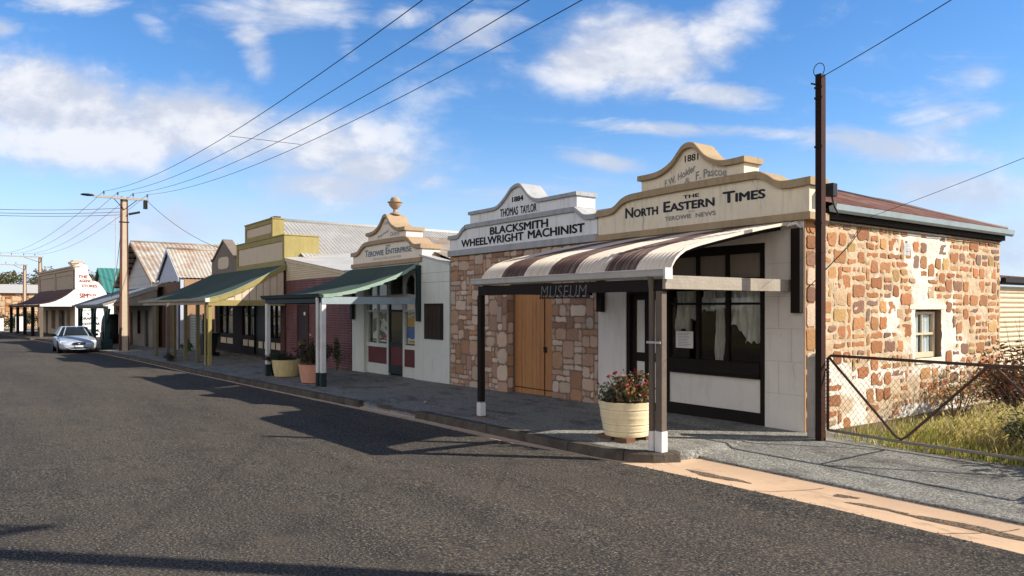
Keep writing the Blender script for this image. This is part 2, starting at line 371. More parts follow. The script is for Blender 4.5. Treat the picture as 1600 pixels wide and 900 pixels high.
M['sign_board'] = paint('sign_board_black', (.022,.022,.022), .3, .6, None, 0, False, .1, 30)
M['glass_dark'] = paint('car_glass', (.02,.026,.03), .1, .06, None, 0, False, 0)
M['chimney'] = paint('chimney_render', (.52,.44,.36), .15, .85, (.2,.15,.11), .5, True, .3, 14)

def car_paint():
    m = NT('silver_blue_car_paint'); m.base((.52,.58,.67)); m.set(Roughness=.3, Metallic=.3); m.b.inputs['Coat Weight'].default_value = .7
    m.b.inputs['Coat Roughness'].default_value = .06; return m.mat
M['car'] = car_paint()
def glass():
    m = NT('window_glass'); m.N.remove(m.b)
    lw = m.n('ShaderNodeLayerWeight'); lw.inputs[0].default_value = .5
    pw = m.n('ShaderNodeMath', operation='POWER'); pw.inputs[1].default_value = 5; m.L.new(lw.outputs['Facing'], pw.inputs[0])
    fv = m.ramp(pw.outputs[0], 0, 1, .032, 1)
    gl = m.n('ShaderNodeBsdfGlossy'); gl.inputs['Roughness'].default_value = .02
    bp = m.n('ShaderNodeBump'); bp.inputs['Strength'].default_value = .06; bp.inputs['Distance'].default_value = .02
    m.L.new(m.noise(2.2, 2), bp.inputs['Height']); m.L.new(bp.outputs[0], gl.inputs['Normal'])
    tr = m.n('ShaderNodeBsdfTransparent'); tr.inputs[0].default_value = (.93,.95,.94,1)
    mx = m.n('ShaderNodeMixShader'); m.L.new(fv, mx.inputs[0]); m.L.new(tr.outputs[0], mx.inputs[1]); m.L.new(gl.outputs[0], mx.inputs[2])
    m.L.new(mx.outputs[0], m.N['Material Output'].inputs[0]); return m.mat
M['glass'] = glass()
def iron(name, c, rust, amt, lo=.48, hi=.68, stretch=(3, .6, .6), rough=.55):
    m = NT(name)
    col = m.mix(m.ramp(m.noise(1.2, 5, .6), .3, .7), c, tuple(x*.78 for x in c))
    col = m.mix(m.ramp(m.noise(2.0, 7, .7, stretch, .3), lo, hi, 0, amt), col, rust)
    col = m.mix(m.ramp(m.noise(30, 4, .7), .55, .8, 0, .3), col, tuple(x*.5 for x in rust))
    m.base(col); m.set(Roughness=rough, Specular_IOR_Level=.25); m.bump(m.noise(25, 4), .12, .01); return m.mat
M['iron_white'] = iron('white_galvanised_iron', (.56,.55,.53), (.30,.19,.12), .35, .55, .75)
M['iron_rust'] = iron('rust_streaked_iron', (.50,.46,.40), (.28,.13,.06), .9, .46, .66, (.5, .35, .5))
M['iron_rust_dark'] = iron('dark_rusted_iron', (.40,.31,.27), (.19,.065,.042), .95, .34, .54, (.5, 4, .5))
M['iron_green'] = iron('green_painted_iron', (.075,.108,.092), (.13,.14,.11), .4, .5, .8, (4, .5, .5), .8)
M['stripe_cream'] = iron('cream_striped_iron', (.78,.68,.56), (.33,.22,.16), .6, .52, .76, (8, .5, .5))
M['stripe_brown'] = iron('brown_striped_iron', (.105,.060,.047), (.42,.34,.30), .8, .49, .72, (9, .4, .4))

def leafy(name, k):
    m = NT(name); at = m.n('ShaderNodeVertexColor', layer_name='Col').outputs[0]
    c = m.mix(m.ramp(m.noise(7, 3), .3, .7, 0, .5), at, m.mix(1.0, at, (.55,.55,.5), 'MULTIPLY'))
    m.base(c); m.set(Roughness=.6)
    tl = m.n('ShaderNodeBsdfTranslucent'); m.L.new(m.mix(1.0, c, (1.5,1.45,.8), 'MULTIPLY'), tl.inputs[0])
    mx = m.n('ShaderNodeMixShader'); mx.inputs[0].default_value = k
    m.L.new(m.b.outputs[0], mx.inputs[1]); m.L.new(tl.outputs[0], mx.inputs[2]); m.L.new(mx.outputs[0], m.N['Material Output'].inputs[0]); return m.mat
M['leaf'] = leafy('leaves', .35); M['grass'] = leafy('grass_blades', .42)
def ground_mats():
    m = NT('road_asphalt'); v = m.tc
    big = m.ramp(m.noise(.35, 5, .6), .3, .72); tracks = m.noise(.9, 5, .6, (.12, 1.1, 1))
    c = m.mix(big, (.050,.048,.046), (.078,.068,.059)); c = m.mix(m.ramp(tracks, .45, .68, 0, .8), c, (.028,.029,.031))
    g = m.noise(42, 4, .8); c = m.mix(m.ramp(g, .53, .66, 0, 1), c, (.34,.285,.21)); c = m.mix(m.ramp(g, .485, .38, 0, .95), c, (.008,.008,.009))
    c = m.mix(m.ramp(m.noise(28, 4, .7), .56, .72, 0, .5), c, (.18,.14,.10))
    c = m.mix(m.ramp(m.noise(9, 4, .7), .54, .75, 0, .35), c, (.14,.105,.075)); c = m.mix(m.ramp(m.noise(1.7, 6, .7), .50, .68, 0, .38), c, (.115,.092,.068)); c = m.mix(m.ramp(m.noise(2.6, 5, .7, (.5, 1, 1)), .55, .70, 0, .45), c, (.022,.022,.024))
    m.base(c); m.set(Roughness=.86, Specular_IOR_Level=.12); m.bump(m.noise(90, 3, .8), .8, .012); M['asphalt'] = m.mat
    m = NT('gravel_chip_path')
    c = m.mix(m.ramp(m.noise(.7, 5, .65), .3, .7), (.29,.283,.25), (.20,.194,.172))
    g = m.noise(38, 4, .8); c = m.mix(m.ramp(g, .53, .64, 0, 1), c, (.54,.52,.465)); c = m.mix(m.ramp(g, .48, .37, 0, .95), c, (.035,.034,.034))
    c = m.mix(m.ramp(m.noise(1.1, 6, .7, (1, 2.2, 1)), .50, .66, 0, .7), c, (.07,.062,.055))
    m.base(c); m.set(Roughness=.92, Specular_IOR_Level=.12); m.bump(g, .9, .014); M['path'] = m.mat
    m = NT('pink_concrete_gutter')
    c = m.mix(m.ramp(m.noise(1.3, 6, .65), .3, .7), (.66,.46,.30), (.55,.385,.26))
    c = m.mix(m.ramp(m.noise(60, 3, .7), .55, .75, 0, .4), c, (.25,.18,.13))
    c = m.mix(m.ramp(m.noise(1.5, 7, .72, (1, 2.6, 1), .6), .54, .72, 0, .6), c, (.20,.145,.10))
    m.base(c); m.set(Roughness=.9, Specular_IOR_Level=.12); m.bump(m.noise(30, 5, .7), .35, .01); M['gutter_conc'] = m.mat
    m = NT('kerb_stone')
    c = m.mix(m.ramp(m.noise(3, 6, .7), .3, .7), (.15,.125,.10), (.055,.046,.037))
    c = m.mix(m.ramp(m.noise(60, 3, .7), .55, .75, 0, .5), c, (.07,.06,.05))
    m.base(c); m.set(Roughness=.95, Specular_IOR_Level=.12); m.bump(m.noise(22, 6, .7), .8, .03); M['kerb'] = m.mat
    m = NT('dry_ground')
    c = m.mix(m.ramp(m.noise(.6, 6, .65), .35, .65), (.17,.125,.08), (.11,.10,.045))
    c = m.mix(m.ramp(m.noise(40, 4, .7), .5, .75, 0, .6), c, (.28,.21,.14))
    m.base(c); m.set(Roughness=1, Specular_IOR_Level=.12); m.bump(m.noise(30, 5, .7), .7, .03); M['dirt'] = m.mat
    m = NT('dark_gravel_stain'); c = m.mix(m.ramp(m.noise(45, 3, .75), .4, .6), (.06,.048,.038), (.30,.22,.155))
    m.base(c); m.set(Roughness=1, Specular_IOR_Level=.12); m.bump(m.noise(50, 4, .8), .9, .02); M['debris'] = m.mat
ground_mats()

# ------------------------------------------------------------------ ground
ZG = [(-130,-.65),(-75,-.6),(-60,-.55),(-48,-.43),(-40,-.36),(-33,-.28),(-25,-.20),(-17,-.12),(-8,0)]
YK = [(-130,1.0),(-95,3.0),(-75,4.35),(-60,5.4),(-44,5.95),(-36,6.2),(-27.5,6.35),(-20,6.62),(-15,6.82),(-12,6.95),(-8.4,6.95),(-7.6,7.0),(-7.1,7.14),(-6.85,7.32),(-6.7,7.55),(-6.62,7.95)]
def zg(x): return lerp_tab(ZG, x)
def yk(x): return lerp_tab(YK, x)
DIP0, DIP1 = -15.0, -12.5                       # vehicle crossing in front of the stone workshop
def sm(a, b, x):
    t = max(0, min(1, (x-a)/(b-a))); return t*t*(3-2*t)
def kerbed(x):                                  # 1 where the footpath stands up behind a kerb, 0 where it runs down to the gutter
    k = 1-sm(-6.72, -6.55, x)
    return k*(1-sm(DIP0, DIP0+.35, x)*(1-sm(DIP1-.35, DIP1, x)))
def yg(x):                                      # outer edge of the gutter strip (where the asphalt stops)
    return lerp_tab([(-130,.8),(-95,2.8),(-75,4.1),(-60,5.27),(-44,5.83),(-36,6.08),(-27.5,6.22),(-20,6.47),(-15,6.64),(-12,6.72),(-9.1,6.70),(-7.85,6.86),(-6.8,7.03),(-4.2,7.15),(-2.5,7.1),(10,7.0)], x)
def zroad(x, y): return zg(x) - .155 + .085*sm(0, 5, yg(x)-y)
def frange(a, b, s):
    o = []; x = a
    while x < b-1e-6: o.append(x); x += s
    return o+[b]
XS = frange(-130, -40, 3)+frange(-37, -17, 1)+frange(-16.75, -2, .125)+frange(-1, 40, 2)
def grid(mb, xs, yfun, zfun):
    rows = [[(x, y, zfun(x, y, j)) for j, y in enumerate(yfun(x))] for x in xs]
    n = len(rows[0]); b = [p for r in rows for p in r]
    mb.add(b, [(i*n+j, (i+1)*n+j, (i+1)*n+j+1, i*n+j+1) for i in range(len(xs)-1) for j in range(n-1)])
mb = MB()
grid(mb, XS, lambda x: [-9+(yg(x)+9)*t for t in (0,.15,.3,.42,.52,.6,.68,.75,.81,.86,.9,.94,.97,1)], lambda x, y, j: zroad(x, y)+.006*(vnoise(x*.7, y*.7)-.5))
struct(mb.build('road', M['asphalt'], fix=False, smooth=True))
GIN = 8.0
def gutter_in(x):
    k = kerbed(x); return yk(x)*k+(GIN if x > -8 else yk(x)+.12)*(1-k)
mb = MB()
grid(mb, XS, lambda x: [yg(x)-.02+(gutter_in(x)+.05-yg(x))*t for t in (0,.2,.5,.8,1)], lambda x, y, j: zg(x)-.151-(.012, .022,.026,.012,0)[j]+(.03*(1-kerbed(x)) if j == 4 else 0))
struct(mb.build('gutter', M['gutter_conc'], fix=False, smooth=True))
KW = .15
def path_in(x):
    k = kerbed(x); return (yk(x)+KW-.02)*k+(gutter_in(x)-.03)*(1-k)
def zpath(x, y):
    k = kerbed(x); a = path_in(x); t = max(0, min(1, (y-a)/max(.3, 10.3-a)))
    edge = zg(x)-.035*k-.122*(1-k); s = t if k > .5 else 1-(1-t)**1.6
    return edge+(zg(x)-edge)*s
mb = MB()
XP = frange(-130, -40, 3)+frange(-37, -17, 1)+frange(-16.75, -7.5, .125)+frange(-7.4, -6, .05)+frange(-5.9, -2, .15)+frange(-1, 40, 2)
grid(mb, XP, lambda x: [path_in(x)+(10.75-path_in(x))*t for t in (0,0,.03,.08,.16,.26,.38,.52,.68,.84,1)], lambda x, y, j: zg(x)-.3 if j == 0 else zpath(x, y)+.012*(fbm(x*.9, y*.9, 3)-.5))
struct(mb.build('footpath', M['path'], fix=False, smooth=True))
def kerb_run(xs):
    mb = MB(); pts = []
    for x in xs: pts.append(Vector((x, yk(x), 0)))
    nrm = []
    for i in range(len(pts)):
        t = (pts[min(i+1, len(pts)-1)]-pts[max(i-1, 0)]).normalized(); nrm.append(Vector((-t.y, t.x, 0)))
    rings = []
    for p, n in zip(pts, nrm):
        z = zg(p.x)-.028+.012*(vnoise(p.x*2.2, 4)-.5); w = .012*(vnoise(p.x*3, 9)-.5)
        q = lambda d, h: (p.x+n.x*d, p.y+n.y*d, h)
        rings.append([q(-.01+w, z-.2), q(.0+w, z-.03), q(.022+w, z), q(KW, z+.002), q(KW, z-.2)])
    b = [v for r in rings for v in r]; k = 5
    fs = [(i*k+j, (i+1)*k+j, (i+1)*k+j+1, i*k+j+1) for i in range(len(rings)-1) for j in range(4)]
    fs += [tuple(range(5)), tuple((len(rings)-1)*k+j for j in range(5))]
    mb.add(b, fs); return mb
# kerb stones: the run is cut into blocks with thin dark joints between them
def kerb_blocks(a, b, L):
    out = MB(); x = a
    while x < b-.15:
        e = min(x+L*(.85+.3*hsh(x, 2)), b)
        if b-e < .25: e = b
        m = kerb_run([x+(e-x-.014)*t/6 for t in range(7)]); out.add(m.v, m.f); x = e
    return out
struct(kerb_blocks(-130, -40, 3.0).build('kerb', M['kerb']))
struct(kerb_blocks(-40, DIP0+.1, 1.2).build('kerb', M['kerb']))
struct(kerb_blocks(DIP1-.1, -6.66, 1.1).build('kerb', M['kerb']))
# opposite side of the street and open ground to the horizon
mb = MB()
gx = [-900,-500,-300,-200]+XS[::6]+[60,120,300,700]
def gz(x, y, j):
    base = zg(x)
    if -9.5 < y < 10.5: return base-.45
    return base-.03+(.05*(fbm(x*.5, y*.5, 7)-.5) if abs(y) < 60 else 0)
grid(mb, gx, lambda x: [-900,-400,-150,-60,-30,-16,-9.6,-9.4,10.4,10.6,11.5,12.5,14,16,19,25,40,80,200,450,900], gz)
struct(mb.build('ground', M['dirt'], fix=False, smooth=True))
mb = MB(); mb.box(-130, 40, -9.2, -9.0, -.9, -.02); struct(mb.build('kerb', M['kerb']))
# patches of grit lying in the gutter and on the crossing
rng = random.Random(5)
def patch(mb, cx, cy, rx, ry, rot, zf, dz, n=26):
    c, s = math.cos(rot), math.sin(rot); vs = [(cx, cy, zf(cx, cy)+dz)]
    for i in range(n):
        a = 2*PI*i/n; k = .8+.16*math.sin(3*a+cx)+.1*math.sin(7*a+cx*3)+.1*rng.random(); x, y = rx*k*math.cos(a), ry*k*math.sin(a)
        X, Y = cx+x*c-y*s, cy+x*s+y*c; vs.append((X, Y, zf(X, Y)+dz*.6))
    mb.add(vs, [(0, i+1, (i+1)%n+1) for i in range(n)])
def gutz(x, y):
    t = (y-yg(x)+.02)/(gutter_in(x)+.07-yg(x)); return zg(x)-.151-lerp_tab([(0,.012),(.2,.022),(.5,.026),(.8,.012),(1,-.03)], t)+.002
mb = MB()
patch(mb, -5.9, 7.42, .5, .10, .05, gutz, .004); patch(mb, -4.0, 7.6, .35, .05, .1, gutz, .004); patch(mb, -3.1, 7.62, .75, .09, .02, gutz, .004)
patch(mb, -4.4, 7.75, .16, .06, .3, gutz, .004)
struct(mb.build('grit', M['debris'], fix=False), 'stuff', 'dark grit washed together in the pink concrete gutter')
mb = MB()
for x in (-5.15, -3.2, -7.3, -9.6):                              # shrinkage joints across the concrete
    ys_ = [yg(x)+(gutter_in(x)-yg(x))*k/8 for k in range(9)]
    for k, (p, q) in enumerate(zip(ys_, ys_[1:])):
        xa, xb = x+.5*(k/8)+.03*(hsh(k, x)-.5), x+.5*((k+1)/8)+.03*(hsh(k+1, x)-.5); mb.quad((xa-.007,p,gutz(xa,p)+.001), (xa+.007,p,gutz(xa,p)+.001), (xb+.007,q,gutz(xb,q)+.001), (xb-.007,q,gutz(xb,q)+.001))
struct(mb.build('gutter_joint', M['debris'], fix=False))
mb = MB(); px_, py_ = -6.35, 1.5                                # a crack in the asphalt
for k in range(14):
    a_ = 1.6*(fbm(k*.45, 2, 8)-.5); nx, ny = px_+.06*math.cos(a_), py_+.06*math.sin(a_)
    z_ = zroad(px_, py_)+.006; mb.quad((px_,py_-.003,z_), (nx,ny-.003,z_), (nx,ny+.003,z_), (px_,py_+.003,z_)); px_, py_ = nx, ny
struct(mb.build('asphalt_crack', M['ink'], fix=False))
mb = MB()
for i in range(5): patch(mb, -14.6+.5*i+rng.random()*.3, 6.98+.25*rng.random(), .4, .12, .1*rng.random(), lambda x, y: max(zpath(x, y), zg(x)-.15), .008)
struct(mb.build('grit', M['debris'], fix=False), 'stuff', 'dark dirt and leaf litter lying on the low vehicle crossing')

# ------------------------------------------------------------------ builders for walls, iron, stones, parapets, writing
def wall(mb, a0, a1, z0, z1, t0, t1, holes=(), axis='x', m=0):
    A = sorted({a0, a1, *[h[0] for h in holes], *[h[1] for h in holes]}); Z = sorted({z0, z1, *[h[2] for h in holes], *[h[3] for h in holes]})
    A = [a for a in A if a0 <= a <= a1]; Z = [z for z in Z if z0 <= z <= z1]
    P = (lambda a, t, z: (a, t, z)) if axis == 'x' else (lambda a, t, z: (t, a, z))
    def solid(i, j):
        if not (0 <= i < len(A)-1 and 0 <= j < len(Z)-1): return False
        ca, cz = (A[i]+A[i+1])/2, (Z[j]+Z[j+1])/2
        return not any(h[0] < ca < h[1] and h[2] < cz < h[3] for h in holes)
    for i in range(len(A)-1):
        for j in range(len(Z)-1):
            if not solid(i, j): continue
            p, q, r, s = A[i], A[i+1], Z[j], Z[j+1]
            mb.quad(P(p,t0,r), P(q,t0,r), P(q,t0,s), P(p,t0,s), m); mb.quad(P(p,t1,r), P(q,t1,r), P(q,t1,s), P(p,t1,s), m)
            if not solid(i-1, j): mb.quad(P(p,t0,r), P(p,t1,r), P(p,t1,s), P(p,t0,s), m)
            if not solid(i+1, j): mb.quad(P(q,t0,r), P(q,t1,r), P(q,t1,s), P(q,t0,s), m)
            if not solid(i, j-1): mb.quad(P(p,t0,r), P(q,t0,r), P(q,t1,r), P(p,t1,r), m)
            if not solid(i, j+1): mb.quad(P(p,t0,s), P(q,t0,s), P(q,t1,s), P(p,t1,s), m)
def corr(mb, path, wvec, pitch=.076, amp=.009, mat=lambda s: 0, sub=6, trim=None):
    path = [Vector(p) for p in path]; wv = Vector(wvec); Wd = wv.length; wd = wv/Wd
    n = max(2, int(Wd/pitch*sub)); nr = []
    for i in range(len(path)):
        t = (path[min(i+1, len(path)-1)]-path[max(i-1, 0)]).normalized(); nr.append(wd.cross(t).normalized())
    k = len(path); vs = []
    for j in range(n+1):
        s = Wd*j/n; h = amp*math.sin(2*PI*s/pitch)
        for p, q in zip(path, nr): vs.append(p+wd*s+q*h)
    b = len(mb.v); mb.v += [tuple(v) for v in vs]
    for j in range(n):
        mi = mat(Wd*(j+.5)/n)
        for i in range(k-1):
            if trim and not trim(vs[j*k+i]): continue
            mb.f.append((b+j*k+i, b+(j+1)*k+i, b+(j+1)*k+i+1, b+j*k+i+1)); mb.m.append(mi); mb.c.append((1,1,1))
def stones(mb, u0, u1, v0, v1, cell, place, rng, palette, maxw=5, maxh=3, gap=.03, jit=.02, h=.02, skip=None, irregular=.5, cellv=None, ws=(1,2,2,3,3,4,5), hs=(1,1,2,2,3,4)):
    cellv = cellv or cell
    nu, nv = max(1, round((u1-u0)/cell)), max(1, round((v1-v0)/cellv)); cu, cv = (u1-u0)/nu, (v1-v0)/nv
    occ = [[False]*nv for _ in range(nu)]
    for j in range(nv):
        for i in range(nu):
            if occ[i][j]: continue
            w, hh = rng.choice(ws), rng.choice(hs)
            w = min(w, maxw); hh = min(hh, maxh)
            hh = min(hh, w)
            ww = 0
            while ww < w and i+ww < nu and not occ[i+ww][j]: ww += 1
            hh = min(hh, nv-j)
            while hh > 1 and any(occ[i+a][j+b] for a in range(ww) for b in range(hh)): hh -= 1
            for a in range(ww):
                for b in range(hh): occ[i+a][j+b] = True
            ua, ub, va, vb = u0+i*cu, u0+(i+ww)*cu, v0+j*cv, v0+(j+hh)*cv
            if skip and skip((ua+ub)/2, (va+vb)/2, ua, ub, va, vb): continue
            g = gap*(.7+.7*rng.random())/2; ua += g; ub -= g; va += g; vb -= g
            if ub-ua < .03 or vb-va < .03: continue
            W2, H2 = ub-ua, vb-va; c = min(W2, H2)*(.12+.2*rng.random()*irregular)
            J = lambda s: (rng.random()-.5)*2*jit*s
            sh = J(1.3)*irregular
            def edge(a, b, nseg):
                return [(a[0]+(b[0]-a[0])*t/nseg+J(.7), a[1]+(b[1]-a[1])*t/nseg+J(.7)) for t in range(nseg)]
            ring = []
            cs = [(ua+c,va),(ub-c,va),(ub,va+c),(ub,vb-c),(ub-c,vb+sh),(ua+c,vb-sh),(ua,vb-c),(ua,va+c)]
            for q in range(8):
                L = math.hypot(cs[q][0]-cs[(q+1)%8][0], cs[q][1]-cs[(q+1)%8][1])
                ring += edge(cs[q], cs[(q+1)%8], max(1, min(4, int(L/.07))))
            mu, mv = (ua+ub)/2, (va+vb)/2; k = len(ring); hz = h*(.6+.8*rng.random())
            outer = [place(u, v, 0) for u, v in ring]
            inner = [place(mu+(u-mu)*.94, mv+(v-mv)*.92, hz) for u, v in ring]
            col = rng.choice(palette); f = .82+.36*rng.random(); mb.col = tuple(x*f for x in col)
            mb.add(outer+inner+[place(mu+J(2), mv+J(2), hz*(1.1+.25*rng.random()))],
                   [(a, (a+1)%k, k+(a+1)%k, k+a) for a in range(k)]+[(k+a, k+(a+1)%k, 2*k) for a in range(k)])
    mb.col = (1,1,1)

def glyphs(s, bold=.0, small=False, spacing=1.0):
    cu = bpy.data.curves.new('t', 'FONT'); cu.body = s; cu.size = 1; cu.resolution_u = 4; cu.offset = bold; cu.space_character = spacing; cu.small_caps_scale = .74
    if small:
        for ch, b in zip(s, cu.body_format):
            if ch.islower(): b.use_small_caps = True
    ob = bpy.data.objects.new('t', cu); COL.objects.link(ob); bpy.context.view_layer.update()
    me = bpy.data.meshes.new_from_object(ob.evaluated_get(bpy.context.evaluated_depsgraph_get()))
    vs = [(v.co.x, v.co.y) for v in me.vertices]; fs = [tuple(p.vertices) for p in me.polygons]
    bpy.data.objects.remove(ob); bpy.data.curves.remove(cu); bpy.data.meshes.remove(me); return vs, fs
def lettering(name, items, mat, parent, plane):                  # plane(u, z) -> 3D; items: text, u0, u1, z0, z1, options
    for it in items:
        mb = MB()
        s, u0, u1, z0, z1 = it[:5]; o = it[5] if len(it) > 5 else {}
        vs, fs = glyphs(s, min(0, o.get('bold', 0)), o.get('small', False), o.get('sp', 1.0)); bo = max(0, o.get('bold', 0))*o.get('bk', 1.6)
        xa, xb = min(v[0] for v in vs), max(v[0] for v in vs); ya, yb = min(v[1] for v in vs), max(v[1] for v in vs)
        wf = o.get('warp'); sl = o.get('slant', 0)
        for k, (sx, sy) in enumerate(((0,0),(-1,.0),(1,0),(0,.7),(0,-.7),(-.7,.5),(.7,-.5)) if bo else ((0,0),)):
          q = []
          for x, y in vs:
            x += sx*bo; y += sy*bo; a = (x-xa)/(xb-xa); b = (y-ya)/(yb-ya); u = u0+(u1-u0)*a; z = z0+(z1-z0)*b
            if wf: z += wf(max(0, min(1, a)))
            u += sl*(z-z0); q.append(plane(u, z, .0004*k))
          mb.add(q, fs)
        ob = mb.build(name, mat, parent, fix=False)
    return ob
def curve_top(pts, n=6):                                          # Catmull-Rom through (u, z) points
    out = []
    for i in range(len(pts)-1):
        p0, p1, p2, p3 = pts[max(i-1,0)], pts[i], pts[i+1], pts[min(i+2,len(pts)-1)]
        for k in range(n):
            t = k/n; f = lambda a, b, c, d: .5*((2*b)+(-a+c)*t+(2*a-5*b+4*c-d)*t*t+(-a+3*b-3*c+d)*t**3)
            x = f(p0[0],p1[0],p2[0],p3[0]); x = min(max(x, p1[0]), p2[0]); out.append((x, f(p0[1],p1[1],p2[1],p3[1])))
    return out+[pts[-1]]
def tier(b, x0, x1, zb, top, y0, y1, mat, trim, cap_t=.12, proj=.06, ends=.05):
    """one parapet tier: a wall with a shaped top and a coping band that follows it"""
    w = MB(); body = [(x, z-cap_t) for x, z in top]; body = [(max(x0, min(x1, x)), z) for x, z in body]
    w.prism([(x0, y0, zb), (x1, y0, zb)]+[(x, y0, z) for x, z in reversed(body)], (0, y1-y0, 0))
    o = w.build('parapet_wall', mat, b)
    c = MB(); k = len(top); vs = []
    for x, z in top:
        zz = (z-cap_t+.002, z)
        vs += [(x, y0-proj, zz[0]), (x, y0-proj, zz[1]-.012), (x, y0-proj+.015, zz[1]), (x, y1+proj*.5, zz[1]), (x, y1+proj*.5, zz[0])]
    fs = [(i*5+j, (i+1)*5+j, (i+1)*5+(j+1)%5, i*5+(j+1)%5) for i in range(k-1) for j in range(5)]+[tuple(range(5)), tuple((k-1)*5+j for j in range(5))]
    c.add(vs, fs); c.build('coping', trim, o)
    return o
def sides(mb, x0, x1, y0, y1, z0, z1): # side and back walls of a building body
    mb.box(x0, x0+.25, y0, y1, z0, z1); mb.box(x1-.25, x1, y0, y1, z0, z1); mb.box(x0+.25, x1-.25, y1-.25, y1, z0, z1)
def window(b, x0, x1, z0, z1, y, cols, rows, fw, mw, frame, pane=None, depth=.07, name='window', dy=0):
    f = MB()
    f.box(x0, x0+fw, y, y+depth, z0, z1); f.box(x1-fw, x1, y, y+depth, z0, z1)
    f.box(x0+fw, x1-fw, y+.004, y+depth, z0, z0+fw); f.box(x0+fw, x1-fw, y+.004, y+depth, z1-fw, z1)
    for c in cols: f.box(c-mw/2, c+mw/2, y+.008, y+depth-.004, z0+fw, z1-fw)
    for r in rows: f.box(x0+fw, x1-fw, y+.012, y+depth-.008, r-mw/2, r+mw/2)
    o = f.build(name, frame, b)
    p = MB(); p.box(x0+fw*.5, x1-fw*.5, y+depth*.5, y+depth*.5+.006, z0+fw*.5, z1-fw*.5); p.pieces('pane', pane or M['glass'], o)
    return o
def post(b, x, y, z0, z1, w, mat, foot=None, footmat=None, d=None):
    d = d or w; mb = MB(); mb.box(x-w/2, x+w/2, y-d/2, y+d/2, z0+(foot or 0), z1); o = mb.build('post', mat, b, bevel=.008)
    if foot:
        return o, foot_piece(o, x, y, z0, w, d, foot, footmat)
    return o
def foot_piece(o, x, y, z0, w, d, foot, footmat):
    mb = MB(); mb.box(x-w/2-.006, x+w/2+.006, y-d/2-.006, y+d/2+.006, z0-.05, z0+foot); return mb.build('post_foot', footmat, o, bevel=.006)

# ------------------------------------------------------------------ newspaper office (nearest shop)
YF = 10.3
b = thing('newspaper_office', 'cream shop with THE NORTH EASTERN TIMES on its parapet and a brown striped bullnose verandah', 'building', (-8.8, YF, 0))
w = MB(); wall(w, -11.1, -6.51, -.4, 3.24, YF, YF+.25, [(-10.32, -9.42, -.4, 2.3), (-9.36, -7.2, -.4, 2.95)]); fw_ = w.build('front_wall', M['plaster_white'], b)
# scored block joints on the right pier are thin grooves of darker render
g = MB()
for z in (.55, 1.06, 1.57, 2.08, 2.6): g.box(-7.19, -6.52, YF-.0025, YF, z, z+.004)
for i, z in enumerate((.55, 1.06, 1.57, 2.08)): g.box(-6.95+.22*(i%2), -6.946+.22*(i%2), YF-.0025, YF, z+.004, z+.51)
g.build('render_joint', M['joint'], fw_)
# shop window: boards above, glass below, white stall riser
t = MB()
X0, X1 = -9.36, -7.2; yw = YF+.04
t.box(X0, X0+.1, yw, yw+.12, -.15, 2.95); t.box(X1-.12, X1, yw, yw+.12, -.15, 2.95); t.box(X0+.1, X1-.12, yw+.003, yw+.12, 2.80, 2.95)
t.box(X0+.1, X1-.12, yw-.03, yw+.12, .78, 1.0); t.box(X0+.1, X1-.12, yw-.06, yw+.12, .74, .78); t.box(X0+.1, X1-.12, yw-.005, yw+.12, -.15, .19)
t.box(X0+.1, X1-.12, yw+.003, yw+.12, 2.22, 2.40)
for x in (-8.61, -7.98): t.box(x-.03, x+.03, yw+.008, yw+.1, 1.0, 2.22); t.box(x-.03, x+.03, yw+.008, yw+.1, 2.40, 2.80)
t.box(X0+.1, X1-.12, yw+.012, yw+.09, 1.95, 1.99)
wf = t.build('shop_window', M['timber_dark'], b, bevel=.004)
p = MB(); p.box(X0+.1, X1-.12, yw+.05, yw+.056, 1.0, 2.22); p.pieces('pane', M['glass'], wf)
p = MB()
for a, c in ((X0+.1, -8.64), (-8.58, -8.01), (-7.95, X1-.12)): p.box(a, c, yw+.06, yw+.08, 2.40, 2.80)
p.pieces('fanlight_board', M['board'], wf)
p = MB(); p.box(X0+.1, X1-.12, yw+.03, yw+.06, .19, .74); p.pieces('stall_riser', M['plaster_white'], wf)
rng = random.Random(3)
def lace(x0, x1, ztop, hem, y, n=40):
    mb = MB(); vs = []
    for i in range(n+1):
        a = i/n; x = x0+(x1-x0)*a; yy = y+.03*math.sin(a*38)+.012*math.sin(a*91+1)
        for k in range(7):
            z = ztop+(hem(a)-ztop)*k/6; vs.append((x, yy+.01*k*math.sin(a*17+k), z))
    mb.add(vs, [(i*7+k, (i+1)*7+k, (i+1)*7+k+1, i*7+k+1) for i in range(n) for k in range(6)]); return mb
lace(-9.22, -8.63, 2.2, lambda a: 1.42+.12*math.sin(a*7)+.03*math.sin(a*40)+(.38 if a > .62 else 0), yw+.16).build('lace_curtain', M['curtain'], wf, smooth=True, fix=False)
lace(-8.60, -8.33, 2.2, lambda a: 1.88+.05*math.sin(a*30), yw+.16, 20).build('lace_curtain', M['curtain'], wf, smooth=True, fix=False)
lace(-8.34, -8.16, 2.2, lambda a: .95, yw+.18, 14).build('curtain', M['curtain'], wf, smooth=True, fix=False)
lace(-8.18, -7.34, 2.2, lambda a: 1.95-.62*min(1, a*1.7)+.03*math.sin(a*60)+.1*max(0, a-.8), yw+.16).build('lace_curtain', M['curtain'], wf, smooth=True, fix=False)
